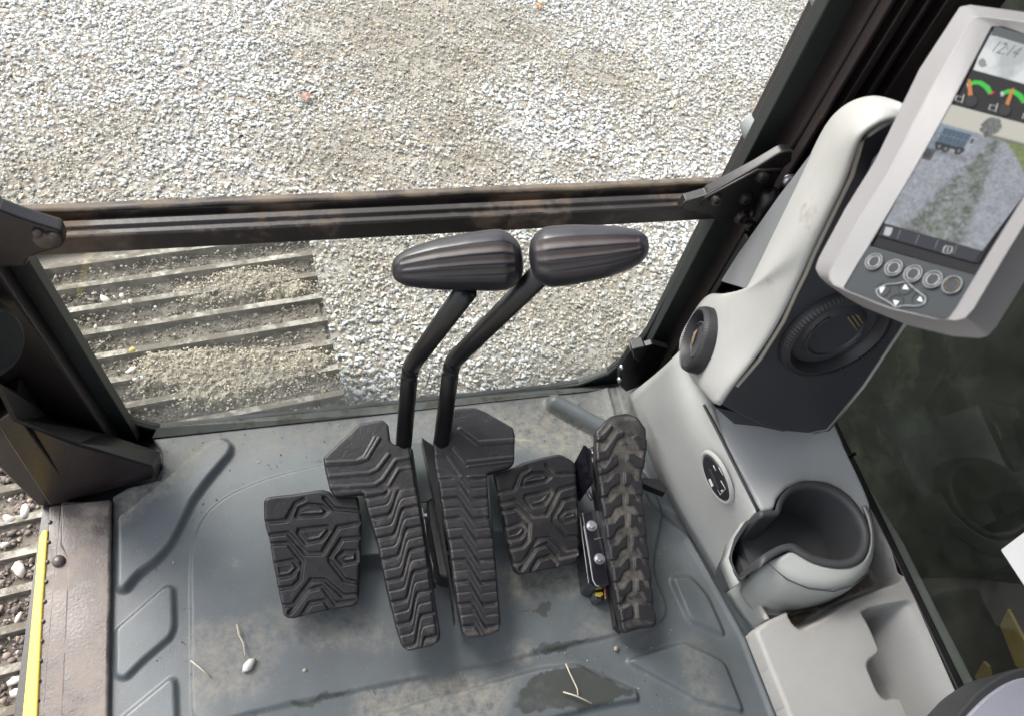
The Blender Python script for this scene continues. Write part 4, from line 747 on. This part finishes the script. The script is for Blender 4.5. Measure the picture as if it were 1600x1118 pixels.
dk = [(1126, 632)] + [c2 for _, _, c2 in cr[1:]] + [(1440, 250), (1425, 470), (1409, 512), (1350, 600), (1292, 671), (1262, 677), (1228, 674), (1190, 664), (1160, 650)]
prism('front_panel', [fp(*p) for p in dk], -FPn * .02, m_dkp, col, .003)
box('rear_core', (.52, .42, .30), (.66, .50, .66), m_dkp, col, .01)
tube('edge_trim', [fp(x, y) + FPn * .0 for x, y in [(1440, 470), (1409, 513), (1350, 602), (1294, 671), (1268, 678)]], .0022, m_tray, col, 8)
prism('foot_bracket', [fp(x, y) + np.array([0, .006, 0]) for x, y in [(1120, 642), (1160, 652), (1228, 670), (1236, 676), (1228, 680), (1190, 672), (1150, 668), (1135, 655)]], (0, .03, 0), m_dkp, col)
# recessed grey panel between column and post
prism('recess_panel', [lp(x, y) + np.array([.02, .02, 0]) for x, y in [(1112, 460), (1150, 474), (1162, 470), (1190, 425), (1256, 290), (1284, 222), (1262, 248), (1200, 330), (1140, 415)]], (.01, .0, 0), M('recess_plastic', (.15, .155, .165), .45, .1, bump=.2), col, .002)
# vents
def vent(px, py, fr, r, turned, parent):
    ring_ = lathe('air_vent', fr, [(r * 1.05, -.006), (r * 1.05, .004), (r, .010), (r * .9, .012), (r * .83, .008), (r * .78, -.004), (r * .74, -.014)], m_vent, parent, 64)
    C = []
    lathe('vent_ball', fr, [(r * .76, -.010), (r * .60, .001), (r * .52, .005), (r * .50, .003), (r * .3, .002), (r * .1, .002)], m_dkp, ring_, 48)
    for k in range(3): 
        a0 = .8 + k * .0; x0 = r * (.32 + .07 * k); pts = [fr.w(x0 * math.cos(a0) - t * r * math.sin(a0), x0 * math.sin(a0) + t * r * math.cos(a0), .0045) for t in np.linspace(-.26 + .05 * k, .26 - .05 * k, 5)]
        tube('vent_slat', pts, .0010, m_ventl, ring_, 6)
    n_ = 90
    V = []; Fc = []
    for k in range(n_):
        q = 2 * math.pi * k / n_; 
        for (rr, hh, dq) in ((r * 1.035, .0065, -.018), (r * 1.035, .0065, .018), (r * .985, .0115, .016), (r * .985, .0115, -.016)): V.append(fr.w(rr * math.cos(q + dq), rr * math.sin(q + dq), hh + .0008))
        Fc.append((4 * k, 4 * k + 1, 4 * k + 2, 4 * k + 3))
    mk('knurl', V, Fc, m_cupd, ring_)
    tube('vent_flap', [fr.w(r * .55 * math.cos(q), r * .55 * math.sin(q), .005) for q in np.linspace(2.2, 6.2, 24)], .0012, m_cupd, ring_, 6)
    return ring_
vf = Fr(fp(1303, 517), (1, 0, 0), FPn); rr = np.linalg.norm(fp(1228, 505) - fp(1380, 528)) / 2 * .84; vent(0, 0, vf, rr, 0, col)
c = hit(shl, 1100, 533); print('vent depth', c); vv = nrm(c - CAM); dv = np.array([np.array([-.92, -.40, 0]) @ R, np.array([-.92, -.40, 0]) @ F, -(np.array([-.92, -.40, 0]) @ D)]); dv = nrm(dv - vv * (dv @ vv)); ha, hb_, hc = hit(shl, 1092, 552), hit(shl, 1116, 552), hit(shl, 1108, 512); sn = nrm(np.cross(hb_ - ha, hc - ha)); sn = sn if sn @ vv < 0 else -sn; print('surf cos', sn @ vv); vn = nrm(sn + .35 * (-.22 * vv + .975 * dv)); vr = vent(0, 0, Fr(c + vn * .005, (0, 1, 0), vn), .5 * 112 / FOC * np.linalg.norm(c - CAM) / 1.14, 0, col)
print('vent r', rr)

# ------------------------------------------------------------------ monitor
k_ = .60 / .62
mBL, mTL, mBR = PD(1276, 425, .62 * k_), PD(1500, 10, .69 * k_), PD(1525, 500, .555 * k_)
MF = Fr(mBL, mBR - mBL, np.cross(mBR - mBL, mTL - mBL)); print('mon n', MF.n, np.linalg.norm(mTL - mBL), np.linalg.norm(mBR - mBL))
mon = thing('monitor', 'grey framed operator monitor showing the rear camera view and gauges', 'monitor', mBL)
Z4 = lambda p: zc(p, 1250, 0, 2.149)
def mp(x, y, h=0.): q = P(x, y, MF.o + MF.n * h, MF.n); return q
# outline, ridge and inner edge with matching counts, clockwise from top-left
out_ = Z4([(535, 22), (400, 230), (250, 540), (150, 700), (60, 868), (50, 900), (62, 925), (90, 952), (150, 985), (300, 1045), (450, 1080), (540, 1086), (570, 1078), (600, 1045), (720, 850), (900, 560), (1010, 380), (1085, 200), (1080, 160), (1040, 110), (900, 60), (700, 32), (570, 15)])
rid_ = Z4([(575, 62), (420, 330), (290, 585), (190, 745), (118, 880), (98, 915), (98, 940), (110, 955), (155, 978), (300, 1036), (450, 1070), (525, 1076), (555, 1068), (585, 1035), (700, 840), (880, 550), (985, 380), (1055, 215), (1050, 180), (1010, 135), (880, 90), (700, 66), (600, 55)])
inn_ = Z4([(645, 90), (505, 360), (390, 565), (300, 715), (232, 830), (200, 880), (168, 935), (148, 970), (170, 980), (300, 1030), (450, 1066), (490, 1074), (500, 1066), (520, 1040), (640, 840), (820, 550), (925, 380), (995, 240), (985, 205), (960, 185), (860, 150), (760, 118), (690, 92)])
L3 = [[mp(x, y, 0) - MF.n * .045 for x, y in out_], [mp(x, y, 0) - MF.n * .012 for x, y in out_], [mp(x, y, 0) - MF.n * .010 for x, y in out_]]
rows = [[mp(x, y) - MF.n * .030 for x, y in out_], [mp(x, y, -.010) for x, y in out_], [mp(x, y, .002) for x, y in rid_], [mp(x, y, -.002) for x, y in inn_], [mp(x, y, -.006) for x, y in inn_]]
o = rings('bezel', rows, m_mon, mon, True, False); bevel(o, .0012, 2)
def flat(name, px, h, mat, parent=None, th=.0004): return prism(name, [mp(x, y, h) for x, y in px], -MF.n * th, mat, parent)
kp = flat('keypad', Z4([(232, 826), (600, 928), (520, 1040), (492, 1072), (450, 1064), (300, 1028), (160, 976), (150, 966), (200, 882)]), -.0025, m_monp, mon, .003)
flat('screen_surround', Z4([(640, 95), (500, 370), (236, 822), (596, 926), (640, 840), (820, 550), (925, 380), (995, 240), (960, 185), (860, 150)]), -.0040, m_scrb, mon, .003)
def emis(name, c1, c2=None, scale=40, st=1., det=6, thr=(.4, .6)):
    m = bpy.data.materials.new(name); m.use_nodes = True; N = m.node_tree.nodes; L = m.node_tree.links; b = N['Principled BSDF']; b.inputs['Base Color'].default_value = (.01, .01, .01, 1); b.inputs['Roughness'].default_value = .2; b.inputs['Specular IOR Level'].default_value = .06
    b.inputs['Emission Strength'].default_value = st * .36; b.inputs['Emission Color'].default_value = (*c1, 1)
    if c2:
        n = N.new('ShaderNodeTexNoise'); n.inputs['Scale'].default_value = scale; n.inputs['Detail'].default_value = det; g_ = N.new('ShaderNodeNewGeometry'); L.new(g_.outputs['Position'], n.inputs['Vector']); r = N.new('ShaderNodeMapRange'); r.inputs['From Min'].default_value, r.inputs['From Max'].default_value = thr; L.new(n.outputs[0], r.inputs[0])
        x = N.new('ShaderNodeMix'); x.data_type = 'RGBA'; x.inputs[6].default_value = (*c1, 1); x.inputs[7].default_value = (*c2, 1); L.new(r.outputs[0], x.inputs[0]); L.new(x.outputs[2], b.inputs['Emission Color'])
    return m
scrn = flat('screen', Z4([(268, 790), (600, 885), (625, 842), (800, 560), (900, 400), (965, 262), (960, 190), (640, 100), (560, 270), (400, 560)]), -.0030, emis('scr_bg', (.012, .013, .016)), mon)
H0 = -.0028
def cam_picture():
    nu, nv = 150, 190; u, v = np.meshgrid(np.linspace(0, 1, nu), np.linspace(0, 1, nv)); u, v = u.ravel(), v.ravel(); col_ = np.zeros((len(u), 3)); A3 = lambda *c: np.array(c)
    def put(m_, c): m_ = np.clip(m_, 0, 1)[:, None]; col_[:] = col_ * (1 - m_) + np.asarray(c) * m_
    dep = np.clip((v - .13) / .87, .02, 1); g1_ = fbm(u / dep * 3, 6 / dep, 3.1, 5, .7); g2_ = fbm(u * 60, v * 60, 1., 3, .8)
    put(np.ones(len(u)), (A3(.27, .285, .32)[None] * (1 + .35 * g1_ + .45 * g2_)[:, None]))
    c0_ = .50 - .34 * dep ** 1.2; c1_ = .50 + .28 * dep; mid = ss(c0_ - .08 * dep, c0_ + .1 * dep, u) * (1 - ss(c1_ - .1 * dep, c1_ + .08 * dep, u)); n_ = fbm(u * 9, v * 14, 2.2, 6, .72)
    put(mid * np.clip(.62 + 1.2 * n_, 0, 1), A3(.15, .17, .14)[None] * (1 + .9 * g2_)[:, None])
    for cc, sgn in ((.50 - .20 * dep, 1), (.50 + .20 * dep, 1)): put(np.exp(-((u - cc) / (.035 + .06 * dep)) ** 2) * np.clip(.35 + 1.3 * n_, 0, .8) * ss(0, .08, dep), A3(.07, .085, .065)[None] * (1 + g2_)[:, None])
    gb = .56 + 1.25 * (v - .17) ** .8 * (v > .17) ; gb = .56 + 1.25 * np.clip(v - .17, 0, 1) ** .85
    put(ss(0, .03, u - gb), A3(.17, .21, .085)[None] * (1 + .4 * g2_ + .4 * n_)[:, None]); put(ss(.08, .2, u - gb) * ss(.1, .4, n_), (.30, .31, .22))
    sk = ss(.012, 0, v - (.155 + .02 * u)); put(1 - ss(0, .014, v - (.150 + .0 * u)), (.50, .49, .43)); put(np.exp(-((v - .155) / .012) ** 2) * (u > .4), (.12, .13, .11))
    R_ = lambda a, b, c, d: ((u > a) & (u < b) & (v > c) & (v < d)).astype(float)
    td = np.hypot((u - .40) / .075, (v - .085) / .075) + .35 * n_; put((td < 1) * .9, A3(.10, .11, .11)[None] * (1 + 1.2 * g2_)[:, None]); put(R_(.392, .408, .12, .17), (.07, .07, .07))
    put(R_(.0, .10, .19, .42), A3(.20, .24, .30)[None] * (1 + .6 * g2_)[:, None]); put(R_(.02, .32, .165 , .185), (.20, .26, .32)); put(R_(.06, .30, .185, .30), A3(.075, .115, .165)[None] * (1 + .3 * g2_)[:, None])
    for k in range(6): put(R_(.08 + k * .037, .086 + k * .037, .19, .29), (.035, .05, .075))
    put(R_(.06, .30, .235, .243), (.16, .20, .25)); put(R_(.30, .345, .20, .31), (.32, .34, .37)); put(R_(.312, .338, .21, .245), (.05, .06, .08)); put(R_(.05, .31, .30, .325), (.025, .03, .035))
    for a_, b_ in ((.10, .33), (.16, .335), (.27, .325), (.03, .40)): put((np.hypot((u - a_) / .034, (v - b_) / .034) < 1).astype(float), (.018, .02, .024)); put((np.hypot((u - a_) / .013, (v - b_) / .013) < 1).astype(float), (.16, .18, .2))
    put(R_(.0, .09, .36, .45) * .85, (.03, .035, .04)); put(np.exp(-((v - .37) / .02) ** 2) * (u < .36) * .5, (.10, .11, .12))
    Q = [np.array(p, float) for p in ((503, 350), (902, 455), (612, 843), (283, 750))]
    px = (1 - u)[:, None] * (1 - v)[:, None] * Q[0] + u[:, None] * (1 - v)[:, None] * Q[1] + u[:, None] * v[:, None] * Q[2] + (1 - u)[:, None] * v[:, None] * Q[3]
    V = [mp(1250 + a / 2.149, b / 2.149, H0 + .0001) for a, b in px]; I_ = np.arange(nu * nv).reshape(nv, nu); fc = np.stack([I_[:-1, :-1].ravel(), I_[1:, :-1].ravel(), I_[1:, 1:].ravel(), I_[:-1, 1:].ravel()], 1)
    m = emis('camera_picture', (1, 1, 1)); N = m.node_tree.nodes; at = N.new('ShaderNodeAttribute'); at.attribute_name = 'pic'; m.node_tree.links.new(at.outputs['Color'], N['Principled BSDF'].inputs['Emission Color']); N['Principled BSDF'].inputs['Emission Strength'].default_value = .40
    o = mk('camera_view', V, fc, m, scrn); at = o.data.color_attributes.new('pic', 'FLOAT_COLOR', 'POINT'); c4 = np.ones((len(u), 4), np.float32); c4[:, :3] = np.clip(col_, 0, 1); at.data.foreach_set('color', c4.ravel())
cam_picture()
scr_parts = [
 ('status_bar', [(645, 108), (960, 190), (965, 262), (940, 330), (752, 282), (582, 235), (600, 190)], H0 + .0001, emis('scr_status', (.45, .48, .48), (.72, .74, .74), 25, thr=(.4, .5))),
 ('status_top_strip', [(640, 120), (655, 88), (960, 172), (955, 200), (752, 150), (660, 122)], H0 + .0002, emis('scr_top', (.10, .12, .12))),  # darker strip across the top of the status bar
 ('softkey_bar', [(283, 752), (608, 845), (585, 882), (262, 790)], H0 + .0001, emis('scr_soft', (.035, .038, .05))),
 ('softkey_icon', [(288, 762), (312, 766), (306, 785), (298, 794), (280, 788)], H0 + .0003, emis('ic', (.55, .56, .56)))]
for nm, px, h, mt in scr_parts: flat(nm, Z4(px), h, mt, scrn, .00005)
mw = emis('scr_white', (.55, .56, .56)); mg = emis('scr_green', (.05, .55, .06)); mo = emis('scr_orange', (.62, .22, .06)); mr = emis('scr_red', (.5, .04, .05)); mgy = emis('scr_grey', (.28, .29, .30))
def line(name, px, h, wpx, mat, parent):
    pts = [mp(x, y, h) for x, y in px]; return tube(name, pts, wpx, mat, parent, 6, .4)
for gx, gy in ((575, 340), (688, 370), (801, 400)):
    bnd = [(gx + dx, gy + dy) for dx, dy in [(-8, -62), (10, -70), (35, -68), (60, -52), (72, -30)]]
    inn2 = [(gx + dx, gy + dy) for dx, dy in [(58, -22), (44, -42), (25, -55), (8, -55), (-2, -50)]]
    flat('gauge_arc', Z4(bnd + inn2), H0 + .0003, mg, scrn, .00005)
    flat('gauge_red', Z4([(gx + 72, gy - 32), (gx + 80, gy - 30), (gx + 70, gy - 20), (gx + 58, gy - 22)]), H0 + .0004, mr, scrn, .00005); flat('gauge_white', Z4([(gx - 16, gy - 58), (gx - 8, gy - 64), (gx - 2, gy - 50), (gx - 12, gy - 44)]), H0 + .0004, mw, scrn, .00005)
    nx = -8 if gx == 575 else 26
    flat('gauge_needle', Z4([(gx + nx - 4, gy - 72), (gx + nx + 6, gy - 74), (gx + 8, gy + 4), (gx - 10, gy + 4)]), H0 + .0005, mo, scrn, .00005)
    ci = [(gx + 20 * math.cos(q) - 0, gy + 20 * math.sin(q)) for q in np.linspace(0, 2 * math.pi, 20, endpoint=False)]; flat('gauge_hub', Z4(ci), H0 + .0006, m_scrb, scrn, .00005)
    for s_ in ([(gx - 48, gy - 18), (gx - 28, gy - 12), (gx - 32, gy + 4), (gx - 54, gy - 2), (gx - 48, gy - 18)], [(gx - 24, gy - 22), (gx - 32, gy + 6)]): line('gauge_icon', Z4(s_), H0 + .0004, .0004, mw, scrn)
# vertical separators of the soft keys and the small frame icon
for x in (330, 392, 456, 520): line('softkey_divider', Z4([(x + 8, 772 + (x - 330) * .27), (x - 4, 802 + (x - 330) * .27)]), H0 + .0002, .0002, mgy, scrn)
line('softkey_icon', Z4([(490, 826), (512, 830), (508, 846), (498, 852), (480, 848), (484, 834), (490, 826)]), H0 + .0003, .0005, mw, scrn); line('softkey_icon', Z4([(498, 832), (494, 846)]), H0 + .0003, .0004, mw, scrn)
flat('status_icon', Z4([(612, 195), (622, 202), (628, 222), (612, 228), (598, 218), (600, 204)]), H0 + .0003, mgy, scrn, .00005)
def text(body, px, size_px, px2, mat, parent, name, h, bold=0.):
    p0 = mp(*px, h); p1 = mp(*px2, h); cu = bpy.data.curves.new(name, 'FONT'); cu.body = body; o = bpy.data.objects.new(name, cu); sc.collection.objects.link(o)
    dg = bpy.context.evaluated_depsgraph_get(); me = bpy.data.meshes.new_from_object(o.evaluated_get(dg)); bpy.data.objects.remove(o)
    co = np.array([v.co[:] for v in me.vertices]); wd = co[:, 0].max(); s_ = np.linalg.norm(p1 - p0) / wd; ux = nrm(p1 - p0); uy = np.cross(MF.n, ux)
    hs_ = size_px
    V = [p0 + ux * c[0] * s_ + uy * c[1] * s_ * hs_ for c in co]
    return mk(name, V, [tuple(p.vertices) for p in me.polygons], mat, parent)
text('12:14', Z4([(636, 172)])[0], 1.25, Z4([(722, 196)])[0], emis('scr_txt', (.17, .18, .19)), scrn, 'clock_text', H0 + .0004)
# keypad buttons
for i, (x, y) in enumerate([(252, 881), (318, 902), (383, 922), (449, 941), (514, 959)]):
    fr_ = Fr(mp(*Z4([(x, y)])[0], -.0025), MF.u, MF.n); bt = lathe('button', fr_, [(.0062, 0), (.0060, .0012), (.0052, .0016), (.0046, .0010), (.0040, .0012), (.003, .0014), (.001, .0014)], m_monp, mon, 28)
    for r_, mt in ((.0058, m_gprnt), (.0040, m_prnt if i < 4 else m_ventl)): tube('button_ring', [fr_.w(r_ * math.cos(q), r_ * math.sin(q), .0017) for q in np.linspace(0, 2 * math.pi, 25)], .0003 if r_ < .005 else .0005, mt, bt, 5, .5)
nav = arcpath([mp(x, y, -.0018) for x, y in Z4([(290, 955), (330, 952), (358, 945), (378, 965), (425, 1000), (418, 1022), (400, 1028), (345, 1026), (322, 1034), (304, 1018), (262, 994), (254, 972), (290, 955)])], .002, 3)
tube('keypad_outline', nav, .0006, m_gprnt, kp, 6, .5)
for px in ([(265, 965), (286, 963), (272, 986)], [(343, 970), (354, 955), (365, 972)], [(313, 1008), (333, 1012), (320, 1027)], [(393, 1008), (404, 995), (412, 1014)]): flat('arrow_mark', Z4(px), -.0020, m_prnt, kp, .0002)
for x, y in [(278, 974), (355, 966), (322, 1014), (402, 1006)]:
    fr_ = Fr(mp(*Z4([(x, y)])[0], -.0025), MF.u, MF.n); tube('arrow_button_edge', [fr_.w(.0050 * math.cos(q), .0050 * math.sin(q), .0003) for q in np.linspace(0, 2 * math.pi, 21)], .0003, m_monp, kp, 5)
# monitor arm behind
tube('mount_arm', [mp(1420, 260, -.03), fp(1420, 330) + np.array([0, .05, 0])], .022, m_dkp, mon)

# ------------------------------------------------------------------ right window and what is behind it
XW = .705
rw = thing('side_window', 'dark tinted right side window reflecting the cab interior', 'window', (XW, .25, .26))
mk('pane', [(XW, -.9, .24), (XW, .62, .24), (XW, .62, 1.6), (XW, -.9, 1.6)], [(0, 1, 2, 3)], glass_mat('side_glass', (.50, .54, .50), dirt=.018, ds=9.), rw)
box('gasket', (.697, -.6, .235), (.709, .60, .256), m_blk, rw, .002)
sw = box('side_wall', (.70, -.9, -.05), (.711, .70, .235), m_blk); tag(sw, 'black lower cab wall behind the pale console', 'wall')
rf = box('cab_shade_roof', (-.55, -1.3, 1.72), (.80, .72, 1.80), M('headliner', (.25, .25, .25), .8)); tag(rf, 'grey cab roof panel overhead, out of view, added to shade the cab', 'roof')  # unseen roof added to cut the light from above inside the cab
bm_ = thing('excavator_boom', 'dark steel boom side outside the right window', 'boom', (1.25, .4, -.8))
prism('boom_plate', [(1.0, -2.0, -1.0), (1.0, 1.0, -.9), (1.0, 1.0, .9), (1.0, .5, 1.7), (1.0, -2.0, 1.6)], (.3, 0, 0), M('boom_paint', (.020, .024, .019), .6, .5, (.05, .06, .045), 4, .5, .3, 80), bm_, .01)
yp = M('yellow_body', (.30, .22, .055), .5, .3, (.12, .10, .06), 12, .6)
yb1 = prism('body_stripe', [PX(x, y, .985) for x, y in zc([(635, 262), (575, 390), (700, 710), (900, 900), (900, 760), (760, 500)], 1450, 900, 5.127)], (.006, 0, 0), yp, None); tag(yb1, 'dull yellow painted stripe seen through the right window near the frame edge', 'stripe', 'yellow stripes outside the window')
yb2 = prism('body_stripe', [PX(x, y, .985) for x, y in zc([(440, 680), (375, 800), (430, 900), (500, 860), (480, 720)], 1450, 900, 5.127)], (.006, 0, 0), yp, None); tag(yb2, 'short dull yellow stripe seen through the right window above the armrest', 'stripe', 'yellow stripes outside the window')
wp = prism('white_panel', [PX(x, y, .69) for x, y in [(1562, 858), (1602, 828), (1680, 790), (1720, 1060), (1606, 925)]], (.01, 0, 0), M('white_sheet', (.8, .8, .82), .5, .03), None, .002); tag(wp, 'white panel corner beside the right window at the frame edge', 'panel')
# armrest switch panel lower right
ar = thing('switch_panel', 'rounded lavender grey armrest panel with dark rim at lower right corner', 'armrest', PZ(1560, 1100, .40))
rim = [(1470, 1150), (1492, 1118), (1530, 1075), (1565, 1052), (1590, 1042), (1640, 1040), (1720, 1080), (1760, 1200), (1700, 1300), (1480, 1300)]
inr = [(1484, 1150), (1508, 1118), (1540, 1086), (1570, 1066), (1594, 1058), (1635, 1056), (1700, 1100), (1735, 1200), (1690, 1280), (1500, 1280)]
AF2 = Fr((.5, 0, .45), (1, 0, 0), (0, 0, 1))
prism('panel_body', [AF2.w(*p, 0) for p in rnd(AF2.pp(rim), .012)], (0, 0, -.06), m_cupd, ar, .003)
prism('panel_top', [AF2.w(*p, .004) for p in rnd(AF2.pp(inr), .012)], (0, 0, -.006), M('lavender_plastic', (.36, .36, .42), .4, .05), ar, .002)

# ------------------------------------------------------------------ tidy up
for o in list(bpy.data.objects):
    if '_w' in o: del o['_w']
